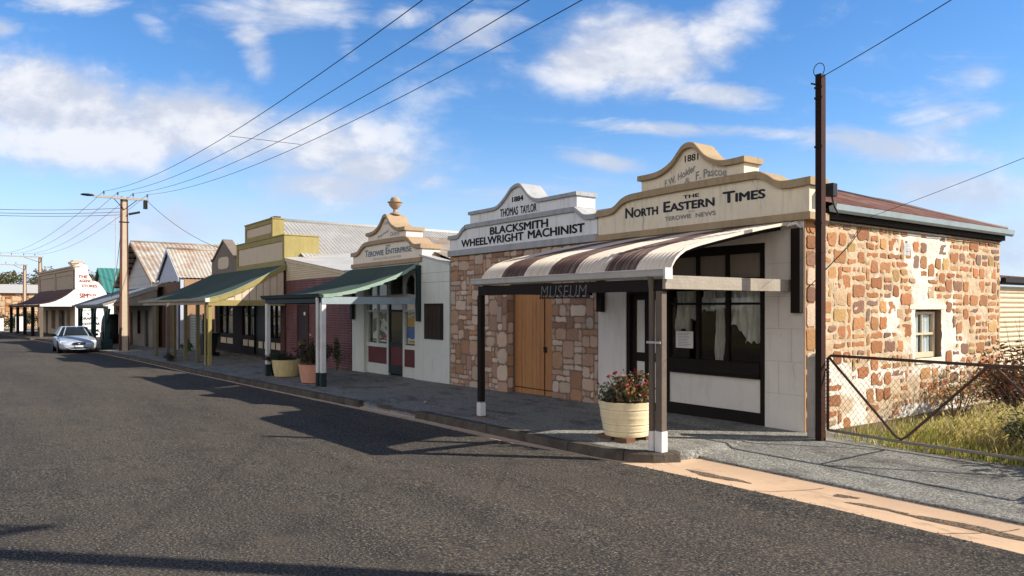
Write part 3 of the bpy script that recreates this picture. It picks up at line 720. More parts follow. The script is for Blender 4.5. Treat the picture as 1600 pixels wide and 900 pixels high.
# door
d = MB(); yd = YF+.08
d.box(-10.32, -10.24, YF+.02, yd+.1, -.1, 2.3); d.box(-9.50, -9.42, YF+.02, yd+.1, -.1, 2.3); d.box(-10.24, -9.50, YF+.023, yd+.1, 2.17, 2.3)
d.box(-10.24, -10.12, yd, yd+.06, -.05, 2.17); d.box(-9.60, -9.50, yd, yd+.06, -.05, 2.17); d.box(-9.90, -9.80, yd+.003, yd+.06, 0, 2.17)
for a, c in ((2.05, 2.17), (.88, 1.05), (-.05, .12)): d.box(-10.12, -9.60, yd+.006, yd+.055, a, c)
do = d.build('door', M['timber_dark'], b)
d = MB()
for a, c in ((-10.12, -9.90), (-9.80, -9.60)): d.box(a, c, yd+.02, yd+.04, 1.05, 2.05); d.box(a, c, yd+.02, yd+.04, .12, .88)
d.pieces('door_panel', M['plaster_white'], do)
d = MB(); d.lathe([(.012,0),(.012,.03),(.028,.04),(.03,.06),(.015,.075)], (-9.56, yd-.075, 1.0), 10, axis='y'); d.build('door_knob', M['ceramic'], do, smooth=True)
# parapet
led = MB(); led.box(-11.1, -6.36, YF-.08, YF+.45, 3.24, 3.36); lo = led.build('parapet_ledge', M['cream_trim'], b, bevel=.01)
low = curve_top([(-11.1,3.855),(-10.78,3.86),(-10.6,3.90),(-10.4,4.02),(-10.2,4.075),(-9.9,4.09),(-8.8,4.11),(-7.6,4.11),(-7.3,4.10),(-7.12,4.02),(-6.97,3.92),(-6.8,3.88),(-6.36,3.89)])
pl = tier(b, -11.1, -6.42, 3.36, low, YF, YF+.4, M['plaster_cream'], M['cream_trim'], .125, .07)
up = curve_top([(-9.97,4.40),(-9.6,4.405),(-9.36,4.45),(-9.14,4.56),(-8.98,4.71),(-8.88,4.80),(-8.75,4.83),(-8.62,4.80),(-8.52,4.70),(-8.36,4.54),(-8.12,4.42),(-7.9,4.39),(-7.56,4.40)])
pu = tier(b, -9.93, -7.62, 3.99, up, YF+.03, YF+.43, M['plaster_cream'], M['cream_trim'], .10, .08)
nf = lambda yy: (lambda u, z, dd=0: (u, yy-dd, z))
bell = lambda s: (lambda a: s*a*a)
lettering('lettering', [('North', -10.32, -9.49, 3.635, 3.825, dict(bold=.022, small=True)), ('Eastern', -9.34, -8.2, 3.65, 3.835, dict(bold=.022, small=True)),
          ('Times', -8.01, -7.2, 3.665, 3.85, dict(bold=.022, small=True))], M['text_dark'], pl, nf(YF-.004))
lettering('lettering', [('THE', -8.88, -8.53, 3.845, 3.905, dict(bold=.02))], M['text_black'], pl, nf(YF-.004))
lettering('faded_lettering', [('TEROWIE', -9.31, -8.70, 3.488, 3.562, dict(bold=.02)), ('NEWS', -8.60, -8.17, 3.488, 3.562, dict(bold=.02))], M['text_grey'], pl, nf(YF-.004))
lettering('faded_lettering', [('AND', -8.77, -8.62, 3.592, 3.618)], M['text_pale'], pl, nf(YF-.004))
lettering('lettering', [('1881', -8.87, -8.57, 4.50, 4.615, dict(bold=.012))], M['text_black'], pu, nf(YF+.026))
lettering('faded_lettering', [('F.W. Holder', -9.34, -8.63, 4.115, 4.235, dict(bold=.012, warp=lambda a: .205*a**1.15)), ('&', -8.87, -8.75, 4.115, 4.215),
          ('F. Pascoe', -8.62, -7.97, 4.145, 4.285, dict(bold=.012, warp=lambda a: .035*math.sin(a*PI)-.02*a))], M['text_grey'], pu, nf(YF+.026))
cr = MB(); cx = -9.86                                             # the crack running down through the parapet
pts = [(cx+.05*(hsh(i, 3)-.5)+.02*i*.2, 3.36+.09*i) for i in range(6)]
for p, q in zip(pts, pts[1:]): cr.quad((p[0]-.004, YF-.003, p[1]), (p[0]+.004, YF-.003, p[1]), (q[0]+.004, YF-.003, q[1]), (q[0]-.004, YF-.003, q[1]))
cr.build('crack', M['ink'], pl, fix=False)
def crack(parent, x, z, n, yy, seed, dx=.25):
    m_ = MB()
    for k in range(n):
        nx, nz_ = x+.09*(fbm(k*.5, seed, 3)-.5)*2+.02*dx, z-.06
        w0 = .0022*(1-k/n)+.0007; m_.quad((x-w0, yy, z), (x+w0, yy, z), (nx+w0, yy, nz_), (nx-w0, yy, nz_)); x, z = nx, nz_
    m_.build('crack', M['board'], parent, fix=False)
crack(pl, -7.45, 4.0, 9, YF-.003, 5); crack(pu, -8.25, 4.4, 6, YF+.027, 9); crack(fw_, -6.66, 1.05, 7, YF-.003, 2, -.3); crack(fw_, -10.7, 2.1, 14, YF-.003, 7)
# stone side wall with its deep window
SX = -6.5; WY0, WY1, WZ0, WZ1 = 13.78, 14.78, .98, 1.87
def whitewash(y, z):
    k = max(0, 1-abs(y-14.25)/1.7)*(1.05-.25*abs(z-2)/1.3) if z > .7 else 0
    k = max(k, max(0, 1-abs(z-.75)/.55)*max(0, 1-(y-10.6)/6.5)*1.15, .75*max(0, 1-(z+.1)/.5))
    return k+.95*(fbm(y*1.7, z*1.7, 11, 5)-.5)*1.6
def mdisp(y, z): return .036*(fbm(y*9, z*9, 2, 3)-.5)+.005
mb = MB(); st = .034; ys = frange(10.3+.25, 17.42, st); zs = frange(-.4, 3.30, st)
ys = sorted(set(ys+[WY0, WY1])); zs = sorted(set(zs+[WZ0, WZ1]))
def mcol(y, z):
    k = whitewash(y, z); f = .85+.3*fbm(y*5, z*5, 5)
    a = (.60,.465,.31); c = (.82,.755,.65); t = sm(.33, .55, k)
    return tuple((p+(q-p)*t)*f for p, q in zip(a, c))
for y0, y1 in zip(ys, ys[1:]):
    for z0, z1 in zip(zs, zs[1:]):
        cy, cz = (y0+y1)/2, (z0+z1)/2
        if WY0 < cy < WY1 and WZ0 < cz < WZ1: continue
        q = lambda y, z: (SX+mdisp(y, z), y, z)
        mb.col = mcol(cy, cz); mb.quad(q(y0,z0), q(y1,z0), q(y1,z1), q(y0,z1))
mb.col = (.42,.31,.2)
mb.quad((SX,10.55,-.4),(SX-.3,10.55,-.4),(SX-.3,10.55,3.3),(SX,10.55,3.3))
D = .20
for a in ((WY0, WY0), (WY1, WY1)): mb.col = (.30,.20,.13); mb.quad((SX,a[0],WZ0),(SX-D,a[0],WZ0),(SX-D,a[0],WZ1),(SX,a[0],WZ1))
mb.quad((SX,WY0,WZ1),(SX-D,WY0,WZ1),(SX-D,WY1,WZ1),(SX,WY1,WZ1)); mb.quad((SX,WY0,WZ0),(SX-D,WY0,WZ0),(SX-D,WY1,WZ0),(SX,WY1,WZ0))
mb.col = (1,1,1)
# merge the grid so that the bumps are continuous
sw = mb.build('side_wall', M['mortar'], b, fix=False)
bm = bmesh.new(); bm.from_mesh(sw.data); bmesh.ops.remove_doubles(bm, verts=bm.verts, dist=.0005); bm.to_mesh(sw.data); bm.free()
red = [(.46,.185,.078),(.44,.20,.085),(.40,.16,.072),(.49,.235,.10),(.37,.165,.082),(.45,.21,.095),(.28,.15,.10),(.50,.27,.115),(.46,.225,.10),(.42,.18,.08),(.24,.15,.115),(.47,.205,.09),(.53,.36,.22),(.44,.19,.085),(.50,.31,.13)]
rng = random.Random(21)
def sskip(u, v, ua, ub, va, vb):
    if ub > WY0-.03 and ua < WY1+.03 and vb > WZ0-.12 and va < WZ1+.10: return True
    if va < -.02 and u > 12: return True
    return rng.random() < .06+.6*sm(.46, .8, whitewash(u, v))
mb = MB(); stones(mb, 10.62, 17.40, -.12, 3.27, .145, lambda u, v, h: (SX+.002+h, u, v), rng, red, 4, 2, .062, .026, .010, sskip, .22, .135, (2,2,3,3,2,1), (1,2,2,1))
mb.build('stonework', M['stone'], sw, fix=False)
mb = MB()                                                        # squared corner stones
z = -.1
while z < 3.2:
    hh = .24+.14*rng.random()
    stones(mb, 10.33, 10.60, z, min(z+hh, 3.27), .5, lambda u, v, h: (SX+.003+h, u, v), rng, red[:9]+[(.6,.45,.33)], 1, 1, .03, .008, .012, None, .3, hh); z += hh
q = MB(); q.box(SX-.3, SX, 10.302, 10.55, -.4, 3.24); q.build('corner_pier', M['orange_wall'], b)
mb.build('corner_stone', M['stone'], sw, fix=False)
# window in the stone wall
f = MB(); xg = SX-.11
f.box(xg-.05, xg+.02, WY0, WY0+.05, WZ0, WZ1-.04); f.box(xg-.05, xg+.02, WY1-.1, WY1-.05, WZ0, WZ1-.04); f.box(xg-.047, xg+.017, WY0+.05, WY1-.1, WZ0, WZ0+.10); f.box(xg-.047, xg+.017, WY0+.05, WY1-.1, WZ1-.09, WZ1-.04)
ym = (WY0+WY1-.05)/2
f.box(xg-.03, xg+.008, ym-.012, ym+.012, WZ0+.1, WZ1-.09); f.box(xg-.04, xg+.012, WY0+.05, WY1-.1, 1.40, 1.44)
wo = f.build('side_window', M['cream_corr'], b)
f = MB(); f.box(xg-.052, xg+.0, WY1-.05, WY1, WZ0, WZ1); f.box(xg-.052, xg+.0, WY0, WY1-.05, WZ1-.04, WZ1); f.build('window_surround', M['red_brown_timber'], wo)
f = MB(); f.box(xg-.02, xg-.016, WY0+.05, WY1-.1, WZ0+.1, WZ1-.09); f.pieces('pane', M['glass'], wo)
def drape(y0, y1):
    mb = MB(); n = 24; vs = []
    for i in range(n+1):
        a = i/n
        for k in range(2): vs.append((xg-.055+.014*math.sin(a*22), y0+(y1-y0)*a, WZ0+.05 if k == 0 else WZ1))
    mb.add(vs, [(2*i, 2*i+2, 2*i+3, 2*i+1) for i in range(n)]); return mb
drape(WY0+.02, ym-.03).build('curtain', M['curtain_bright'], wo, smooth=True, fix=False); drape(ym+.06, WY1).build('curtain', M['curtain_bright'], wo, smooth=True, fix=False)
f = MB(); f.box(SX-.2, SX+.03, WY0-.02, WY1+.04, WZ0-.10, WZ0+.0); f.build('sill', M['plaster_cream'], wo, bevel=.01)
f = MB(); f.box(SX-.22, SX+.012, WY0-.22, WY1+.2, WZ1, WZ1+.09); f.build('window_lintel', M['plaster_cream'], wo, bevel=.01)
v = MB()
for i in range(3):
    for k in range(2): v.box(SX, SX+.014, 13.33+.12*k, 13.44+.12*k, 2.83+.075*i, 2.895+.075*i)
v.build('air_vent', M['galv'], sw)
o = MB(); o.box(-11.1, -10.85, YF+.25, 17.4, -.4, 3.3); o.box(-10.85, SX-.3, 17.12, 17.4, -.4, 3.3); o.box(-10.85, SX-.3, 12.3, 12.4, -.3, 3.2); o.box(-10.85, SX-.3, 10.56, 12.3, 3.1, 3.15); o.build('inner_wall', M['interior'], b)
# hipped rusty roof with eave, gutter and fascia
r = MB(); ex, ez = -6.37, 3.54; rx, rz = -8.8, 4.42; yend = 17.45
corr(r, [(ex, 10.72, ez), (rx, 10.72, rz)], (0, yend-10.72, 0), .076, .01, sub=4, trim=lambda p: (yend-p.y) > (p.x-ex)*-.93)
corr(r, [(-11.3, 10.72, ez), (rx, 10.72, rz)], (0, yend-10.72, 0), .15, .012, sub=4, trim=lambda p: (yend-p.y) > (p.x+11.3)*.93)
# fill the hip with plain iron triangles just under the trimmed edge
r.add([(ex, 15.1, ez-.012), (rx, 15.1, rz-.012), (ex, yend, ez-.012)], [(0,1,2)]); r.add([(-11.3, 15.1, ez-.012), (rx, 15.1, rz-.012), (-11.3, yend, ez-.012)], [(0,1,2)])
r.add([(ex, yend, ez-.004), (rx, 15.12, rz-.004), (-11.3, yend, ez-.004)], [(0,1,2)])
ro = r.build('roof', M['iron_rust_dark'], b, fix=False)
rc = MB(); rc.tube([(rx, 10.72, rz+.01), (rx, 15.12, rz+.01)], .045, 8); rc.tube([(rx, 15.12, rz+.01), (ex, yend, ez+.01)], .035, 8); rc.tube([(rx, 15.12, rz+.01), (-11.3, yend, ez+.01)], .035, 8)
rc.build('ridge_cap', M['ridge_rust'], ro, smooth=True)
gt = MB(); prof = [(0,.0),(.015,-.085),(.08,-.10),(.12,-.06),(.135,.03),(.115,.035)]
gt.prism([(ex-.02+px, 10.78, ez-.062+pz) for px, pz in prof], (0, yend+.08-10.78, 0)); gt.build('gutter', M['gutter_blue'], ro)
fb = MB(); fb.box(SX+.036, ex-.03, 10.75, yend-.02, ez-.245, ez-.095); fb.box(SX-.3, SX+.035, 10.75, 17.43, ez-.262, ez-.18); fb.build('fascia', M['timber_dark'], ro)
c = MB(); c.tube([(SX+.05, 10.9, 3.24), (SX+.05, 17.3, 3.22)], .008, 6); c.tube([(SX+.05, 11.9, 3.24), (SX+.03, 11.5, 2.9), (SX+.02, 10.6, 2.35), (SX+.02, 10.35, 2.2)], .007, 6); c.build('cable_run', M['wire'], sw)
e = MB(); e.box(-6.33, -6.2, 10.58, 10.70, 3.60, 3.80); e.tube([(-6.26,10.64,3.62),(-6.24,10.66,3.48),(-6.20,10.70,3.36),(-6.22,10.72,3.3)], .016, 6); e.build('meter_box', M['black_plastic'], b, bevel=.01)
# verandah with striped bullnose iron
VX0, VX1, VY = -11.22, -6.72, 7.50
prof = [(10.28,3.22),(9.6,3.10),(9.05,2.99),(8.5,2.87),(8.15,2.79),(7.98,2.745),(7.82,2.695),(7.71,2.63),(7.62,2.56),(7.56,2.48),(7.52,2.40),(7.505,2.34)]
v = MB(); nst = 7
corr(v, [(VX0, y, z) for y, z in prof], (VX1-VX0, 0, 0), .082, .016, lambda s: 0 if int(s/(VX1-VX0)*nst) % 2 == 0 else 1)
vr = v.build('verandah_roof', [M['stripe_cream'], M['stripe_brown']], b, smooth=True, fix=False)
e = MB()                                                         # pale turned-down edge at the right-hand end
for (y0, z0), (y1, z1) in zip(prof, prof[1:]): e.hexa([(VX1-.01,y0,z0-.025),(VX1+.02,y0,z0-.025),(VX1+.02,y1,z1-.025),(VX1-.01,y1,z1-.025)], [(VX1-.01,y0,z0+.02),(VX1+.02,y0,z0+.02),(VX1+.02,y1,z1+.02),(VX1-.01,y1,z1+.02)])
e.build('edge_strip', M['stripe_cream'], vr)
gp = [(0,0),(.0,-.07),(.05,-.085),(.10,-.06),(.115,.0),(.13,.03),(.115,.035)]
gt = MB(); gt.prism([(VX0-.12, VY-.01-py, 2.385+pz) for py, pz in gp], (VX1-VX0+.16, 0, 0)); gt.build('gutter', M['gutter_grey'], vr)
e = MB(); e.box(VX1+.035, VX1+.07, VY-.14, VY+.0, 2.28, 2.43); e.build('gutter_end', M['post_white'], vr)
e = MB(); e.box(VX0, VX1-.04, VY-.04, VY+.05, 2.125, 2.285); e.build('beam', M['timber_dark'], vr)
e = MB(); e.box(VX1-.055, VX1+.0, VY-.06, YF-.02, 2.15, 2.335); e.build('tie_beam', M['timber_grey'], vr, bevel=.006)
e = MB(); e.box(VX0, VX0+.06, VY+.05, YF-.1, 2.15, 2.31); e.build('tie_beam', M['timber_dark'], vr)
for x, z1 in ((-6.60, 3.12), (-10.98, 3.12)):
    e = MB(); e.box(x-.08, x+.08, YF-.10, YF-.005, 1.82, z1); e.build('wall_plate', M['timber_dark'], vr, bevel=.01)
for x in (-10.8,-9.9,-9.1,-8.4,-7.7,-7.2,-6.95):
    e = MB(); e.prism([(x, yy, z-.016) for yy, z in prof[:6]]+[(x, yy, z-.10) for yy, z in reversed(prof[:6])], (.045, 0, 0)); e.build('rafter', M['timber_dark'], vr)
for x in (-6.85, -11.18):
    o = MB(); zz = zpath(x, VY); o.box(x-.055, x+.055, VY-.05, VY+.05, zz+.28, 2.125); po = o.build('post', M['timber_post'] if x > -9 else M['timber_dark'], vr, bevel=.008)
    foot_piece(po, x, VY, zz, .115, .105, .28 if x > -9 else .26, M['post_white'])
o = MB(); x = -6.99; o.tube([(x, VY-.03, zpath(x, VY)+.27), (x, VY-.03, 2.15), (x+.03, VY-.09, 2.33)], .042, 10); dp = o.build('downpipe', M['timber_post'], vr, smooth=True, angle=40)
o = MB(); o.tube([(x, VY-.03, zpath(x, VY)-.02), (x, VY-.03, zpath(x, VY)+.27)], .046, 10); o.build('downpipe_foot', M['post_white'], dp, smooth=True, angle=40)
o = MB(); o.box(x-.05, -6.79, VY-.085, VY-.075, 1.42, 1.45); o.build('pipe_bracket', M['galv'], dp)
o = MB(); o.tube([(-6.80, YF-.12, 3.2), (-6.72, YF-.12, 3.17), (-6.6, YF-.07, 3.2), (-6.56, YF-.02, 3.12)], .03, 8); o.build('downpipe', M['plaster_white'], b, smooth=True)

# ------------------------------------------------------------------ stone workshop
b = thing('stone_workshop', 'pinkish rubble stone workshop with white BLACKSMITH WHEELWRIGHT MACHINIST parapet and orange plank doors', 'building', (-13.9, YF, -.05))
DX0, DX1 = -14.14, -12.60
w = MB(); wall(w, -16.84, -11.1, -.6, 3.25, YF+.02, YF+.4, [(DX0, DX1, -.6, 2.45)]); fw_ = w.build('front_wall', M['mortar_dark'], b)
pink = [(.60,.42,.31),(.64,.49,.37),(.55,.36,.25),(.68,.53,.42),(.49,.31,.22),(.57,.37,.26),(.46,.26,.155),(.66,.52,.42),(.55,.32,.19),(.60,.46,.36),(.38,.22,.15)]
rng = random.Random(8)
skp = lambda u, v, ua, ub, va, vb: ub > DX0+.02 and ua < DX1-.02 and va < 2.43
def pointing(a0, a1, z0, z1, name='pointing', step=.04):
    m_ = MB(); us, vs_ = frange(a0, a1, step), frange(z0, z1, step); n = len(vs_)
    m_.add([(u, YF+.019-.006-.026*(fbm(u*9, v*9, 6, 3)-.5), v) for u in us for v in vs_], [(i*n+j, (i+1)*n+j, (i+1)*n+j+1, i*n+j+1) for i in range(len(us)-1) for j in range(n-1)])
    m_.build(name, M['mortar_dark'], fw_, fix=False, smooth=True)
pointing(-16.83, DX0, -.4, 3.24); pointing(DX1, -11.105, -.4, 3.24)
for a, c in ((-16.82, DX0), (DX1, -11.11)):
    mb = MB(); stones(mb, a, c, -.32, 3.24, .125, lambda u, v, h: (u, YF+.018-h, v), rng, pink, 5, 3, .022, .020, .013, None, .55, None, (1,1,2,2,3,3,4), (1,1,2,2,3))
    mb.build('stonework', M['stone_pink'], fw_, fix=False)
mb = MB(); stones(mb, DX0, DX1, 2.46, 3.24, .125, lambda u, v, h: (u, YF+.018-h, v), rng, pink, 4, 3, .026, .018, .022, None, .9); mb.build('stonework', M['stone_pink'], fw_, fix=False)
mb = MB(); mb.box(DX0-.42, DX0+.0, YF-.06, YF+.018, -.4, 2.35); pb = mb.build('door_pier', M['mortar_dark'], b)
mb = MB(); stones(mb, DX0-.42, DX0, -.25, 2.34, .21, lambda u, v, h: (u, YF-.062-h, v), rng, pink, 2, 2, .026, .015, .022, None, .7, .2); mb.build('stonework', M['stone_pink'], pb, fix=False); mb = MB(); stones(mb, YF-.06, YF+.1, -.25, 2.34, .3, lambda u, v, h: (DX0+.001+h*.4, u, v), rng, pink, 1, 1, .02, .01, .012, None, .5, .25); mb.build('stonework', M['stone_pink'], pb, fix=False)
# plank doors
d = MB(); n = 11; W_ = (DX1-DX0-.02)/n; zb = -.10
for i in range(n):
    x = DX0+.01+i*W_; off = .010*(hsh(i, 5)-.5)
    d.box(x+.004, x+W_-.004, YF+.14+off, YF+.19, zb+.03*hsh(i, 9), 2.45)
d.box(DX0+.01, DX1-.01, YF+.165, YF+.2, zb+.02, 2.45)
do = d.build('plank_door', M['door_orange'], b)
d = MB(); d.box(-13.006, -12.994, YF+.134, YF+.2, zb, 2.45); d.box(DX0+.02, DX1-.02, YF+.128, YF+.14, zb+.14, zb+.16); d.build('door_gap', M['timber_dark'], do)
d = MB(); d.box(-13.03, -12.93, YF+.11, YF+.135, .98, 1.02); d.lathe([(.0,0),(.035,0),(.04,.03),(.0,.035)], (-12.96, YF+.09, .93), 10, axis='y'); d.tube([(-12.985,YF+.105,.95),(-12.985,YF+.1,1.0),(-12.96,YF+.1,1.02),(-12.935,YF+.1,1.0),(-12.935,YF+.105,.95)], .008, 6); d.build('padlock', M['black_plastic'], do)
led = MB(); led.box(-16.87, -11.12, YF-.06, YF+.5, 3.25, 3.40); led.build('parapet_ledge', M['bs_trim'], b, bevel=.008)
low = curve_top([(-16.87,3.80),(-16.5,3.80),(-16.36,3.84),(-16.2,3.95),(-16.05,4.01),(-15.85,4.03),(-14,4.03),(-11.95,4.03),(-11.78,4.01),(-11.63,3.92),(-11.5,3.84),(-11.35,3.82),(-11.12,3.82)])
pl = tier(b, -16.84, -11.13, 3.40, low, YF, YF+.5, M['bs_white'], M['bs_trim'], .11, .055)
up = curve_top([(-15.93,4.345),(-15.0,4.345),(-14.72,4.36),(-14.5,4.45),(-14.3,4.58),(-14.1,4.73),(-13.95,4.785),(-13.83,4.795),(-13.72,4.77),(-13.58,4.65),(-13.42,4.50),(-13.25,4.40),(-13.05,4.355),(-12.7,4.35),(-11.75,4.35)])
pu = tier(b, -15.9, -11.79, 3.92, up, YF+.03, YF+.55, M['bs_white'], M['bs_trim'], .085, .055)
lettering('lettering', [('BLACKSMITH', -14.95, -12.72, 3.685, 3.862, dict(bold=.05, bk=.85)), ('WHEELWRIGHT', -16.26, -13.61, 3.465, 3.645, dict(bold=.05, bk=.85)), ('MACHINIST', -13.43, -11.52, 3.475, 3.655, dict(bold=.05, bk=.85))], M['text_black'], pl, nf(YF-.004))
lettering('lettering', [('1884', -14.08, -13.66, 4.385, 4.50, dict(bold=.03)), ('THOMAS', -14.57, -13.86, 4.08, 4.265, dict(bold=.02)), ('TAYLOR', -13.76, -13.16, 4.08, 4.255, dict(bold=.02))], M['text_black'], pu, nf(YF+.026))
r = MB(); corr(r, [(-16.7, YF+.5, 3.55), (-16.7, 15.2, 4.75)], (5.5, 0, 0), .12, .012, sub=4); corr(r, [(-16.7, 20, 3.4), (-16.7, 15.2, 4.75)], (5.5, 0, 0), .12, .012, sub=4)
ro = r.build('roof', M['iron_white'], b, fix=False); q = MB(); q.tube([(-16.75, 15.2, 4.76), (-11.15, 15.2, 4.76)], .07, 8); q.build('ridge_cap', M['pale_roof'], ro, smooth=True)
o = MB(); o.box(-16.82, -16.55, YF+.4, 20, -.6, 3.3); o.box(-16.55, -11.12, 19.75, 20, -.6, 3.3)
for x in (-16.8, -11.4): o.prism([(x, YF+.6, 3.3), (x, 15.2, 4.7), (x, 20, 3.35)], (.25, 0, 0))
o.build('side_wall', M['mortar_dark'], b)

# ------------------------------------------------------------------ printing office
b = thing('printing_office', 'pale green-white shop with THE TEROWIE ENTERPRISE parapet, urn on top and green verandah', 'building', (-20.6, YF, -.12))
w = MB(); wall(w, -23.05, -18.46, -.6, 3.2, YF, YF+.25, [(-22.15, -18.76, -.6, 3.0)])
fw_ = w.build('front_wall', M['po_white'], b)
w = MB(); w.prism([(-18.455, YF-.003, -.6), (-16.86, YF-.003, -.6), (-16.86, YF-.003, 3.06), (-18.455, YF-.003, 3.38)], (0, .25, 0)); ww = w.build('wing_wall', M['po_white'], b)
g = MB(); g.box(-18.45, -16.865, YF-.006, YF-.003, 2.60, 2.612); g.box(-18.45, -16.865, YF-.006, YF-.003, 2.86, 2.87); g.build('render_joint', M['po_trim'], ww)
g = MB(); g.prism([(-18.47, YF-.03, 3.36), (-16.84, YF-.03, 3.04), (-16.84, YF-.03, 3.10), (-18.47, YF-.03, 3.42)], (0, .35, 0)); g.build('barge_capping', M['pale_roof'], ww)
h = MB(); h.box(-18.14, -17.17, YF-.05, YF-.003, 1.04, 2.02)
ho = h.build('notice_board', M['shop_black'], b, bevel=.006)
h = MB()
for i in range(4): h.box(-18.07+.21*i, -17.87+.21*i, YF-.06, YF-.05, 1.11, 1.95)
h.build('board_planks', M['hatch_wood'], ho)
# recessed timber shop front
f = MB(); y = YF+.10
XA, XB, XC, XD = -22.15, -20.72, -19.62, -18.76
def bar(x0, x1, z0, z1, dd=0): f.box(x0, x1, y+dd, y+.10, z0, z1)
for x in (XA, XB, XC-.06, XD-.08): bar(x, x+.08, -.3, 3.0)
for x0, x1 in ((XA+.08, XB), (XC+.02, XD-.08)): bar(x0, x1, -.3, .16, .004); bar(x0, x1, .68, .80, -.02)
bar(XA+.08, XB, 1.77, 1.83, .006); bar(XC+.02, XD-.08, 1.77, 1.83, .006); bar(XA+.08, XB, 2.14, 2.28, .005); bar(XB+.08, XC-.06, 2.2, 2.30, .005); bar(XC+.02, XD-.08, 2.14, 2.28, .005)
bar((XA+XB)/2, (XA+XB)/2+.05, .80, 2.14, .01)
def arch(x0, x1):                                                # arched lights above the transom
    n = 10; r = (x1-x0)/2; cx = (x0+x1)/2; zc = 2.88-r
    pts = [(cx+r*math.cos(PI*i/n), zc+r*.95*math.sin(PI*i/n)) for i in range(n+1)]
    for (xa, za), (xb, zb_) in zip(pts, pts[1:]):
        f.hexa([(xa,y+.006,za),(xb,y+.006,zb_),(xb,y+.09,zb_),(xa,y+.09,za)], [(xa,y+.006,3.0),(xb,y+.006,3.0),(xb,y+.09,3.0),(xa,y+.09,3.0)])
for x0, x1 in ((XA+.08, (XA+XB)/2), ((XA+XB)/2+.05, XB), (XC+.02, XD-.08)): arch(x0, x1)
bar((XA+XB)/2, (XA+XB)/2+.05, 2.28, 2.6, .01)
so_ = f.build('shop_front', M['po_white'], b)
f = MB()
for x0, x1 in ((XA+.08, XB), (XC+.02, XD-.08)): f.box(x0, x1, y+.03, y+.06, .16, .68)
f.pieces('stall_riser', M['po_red'], so_)
f = MB(); f.box(XA+.08, XB, y+.05, y+.056, .80, 2.95); f.box(XC+.02, XD-.08, y+.05, y+.056, .80, 2.95); f.pieces('pane', M['glass'], so_)
f = MB(); x0, x1 = XB+.08, XC-.06
f.box(x0, x0+.08, y+.03, y+.08, -.1, 2.2); f.box(x1-.08, x1, y+.03, y+.08, -.1, 2.2); f.box(x0+.08, x1-.08, y+.033, y+.08, -.1, .16); f.box(x0+.08, x1-.08, y+.033, y+.08, .72, .84); f.box(x0+.08, x1-.08, y+.033, y+.08, 1.78, 1.84); f.box(x0+.08, x1-.08, y+.033, y+.08, 2.1, 2.2)
do = f.build('door', M['green_beam'], b); f = MB(); f.box(x0+.08, x1-.08, y+.05, y+.06, .16, .72); f.pieces('door_panel', M['po_red'], do)
f = MB(); f.box(x0+.08, x1-.08, y+.055, y+.06, .84, 2.1); f.pieces('pane', M['glass'], do)
# poster hung inside one window; the other sheet is a painted reflection
def picture(x0, x1, z0, z1, yy, shapes, name, label, loc):
    t = thing(name, label, 'poster', loc); q = MB(); q.box(x0, x1, yy, yy+.01, z0, z1); q.build('sheet', M['poster_white'], t)
    for k, (mat, poly) in enumerate(shapes):
        q = MB(); q.prism([(x0+(x1-x0)*a, yy-.002-.0015*k, z0+(z1-z0)*c) for a, c in poly], (0, .0012, 0)); q.build('printed_area', M[mat], t)
picture(XC+.03, XD-.09, .84, 2.1, y+.12, [('poster_yellow', [(0,.78),(1,.80),(1,.97),(0,.97)]), ('poster_yellow', [(0,.40),(1,.40),(1,.55),(.8,.62),(.55,.66),(.25,.63),(0,.60)]),
        ('poster_blue', [(0,.14),(.45,.10),(.7,.16),(1,.22),(1,.40),(0,.40)]), ('poster_blue', [(.1,.67),(.5,.71),(1,.66),(1,.69),(.5,.735),(.1,.69)]), ('poster_yellow', [(.1,.02),(1,.02),(1,.08),(.1,.08)])],
        'poster', 'yellow, white and blue poster in the narrow window right of the shop door', (-19.2, y+.12, .84))
reflect_shapes = [('reflection_teal', [(0,.55),(.3,.62),(.55,.5),(.42,.3),(.75,.22),(.6,.1),(.2,.28),(.05,.2)]), ('reflection_teal', [(.45,.95),(.6,.7),(.85,.75),(.95,.55),(.8,.5),(.66,.6),(.5,.55),(.38,.8)]),
       ('plain_red', [(.5,.12),(.7,.2),(.95,.17),(.9,.1),(.6,.08)]), ('sign_board', [(.02,.02),(.6,.05),(1,.03),(1,.065),(.6,.085),(.02,.06)]), ('sign_board', [(.1,.8),(.35,.68),(.2,.45),(.24,.45),(.42,.68),(.14,.86)]), ('reflection_teal', [(.7,.38),(1,.42),(1,.3),(.8,.28)])]
picture(XA+.18, XB-.04, .84, 2.08, y+.13, reflect_shapes, 'painted_reflection', 'large swirling white, teal and red picture behind the two-light shop window', (-21.4, y+.13, .84))
# parapet with urn
led = MB(); led.box(-23.0, -18.33, YF-.07, YF+.6, 3.2, 3.33); led.build('parapet_ledge', M['po_trim'], b, bevel=.01)
low = curve_top([(-23.02,3.71),(-22.75,3.715),(-22.55,3.74),(-22.38,3.82),(-22.2,3.92),(-22.0,3.985),(-21.7,4.0),(-20.6,4.01),(-19.55,4.0),(-19.25,3.985),(-19.05,3.92),(-18.9,3.82),(-18.75,3.74),(-18.6,3.715),(-18.3,3.71)])
pl = tier(b, -22.98, -18.35, 3.33, low, YF+.01, YF+.6, M['po_face'], M['po_trim'], .13, .08)
up = curve_top([(-21.92,4.285),(-21.65,4.29),(-21.4,4.32),(-21.15,4.40),(-20.95,4.52),(-20.8,4.66),(-20.72,4.74),(-20.6,4.77),(-20.48,4.74),(-20.38,4.64),(-20.22,4.48),(-20.0,4.36),(-19.75,4.29),(-19.28,4.28)])
pu = tier(b, -21.88, -19.33, 3.9, up, YF+.03, YF+.58, M['po_face'], M['po_trim'], .11, .08)
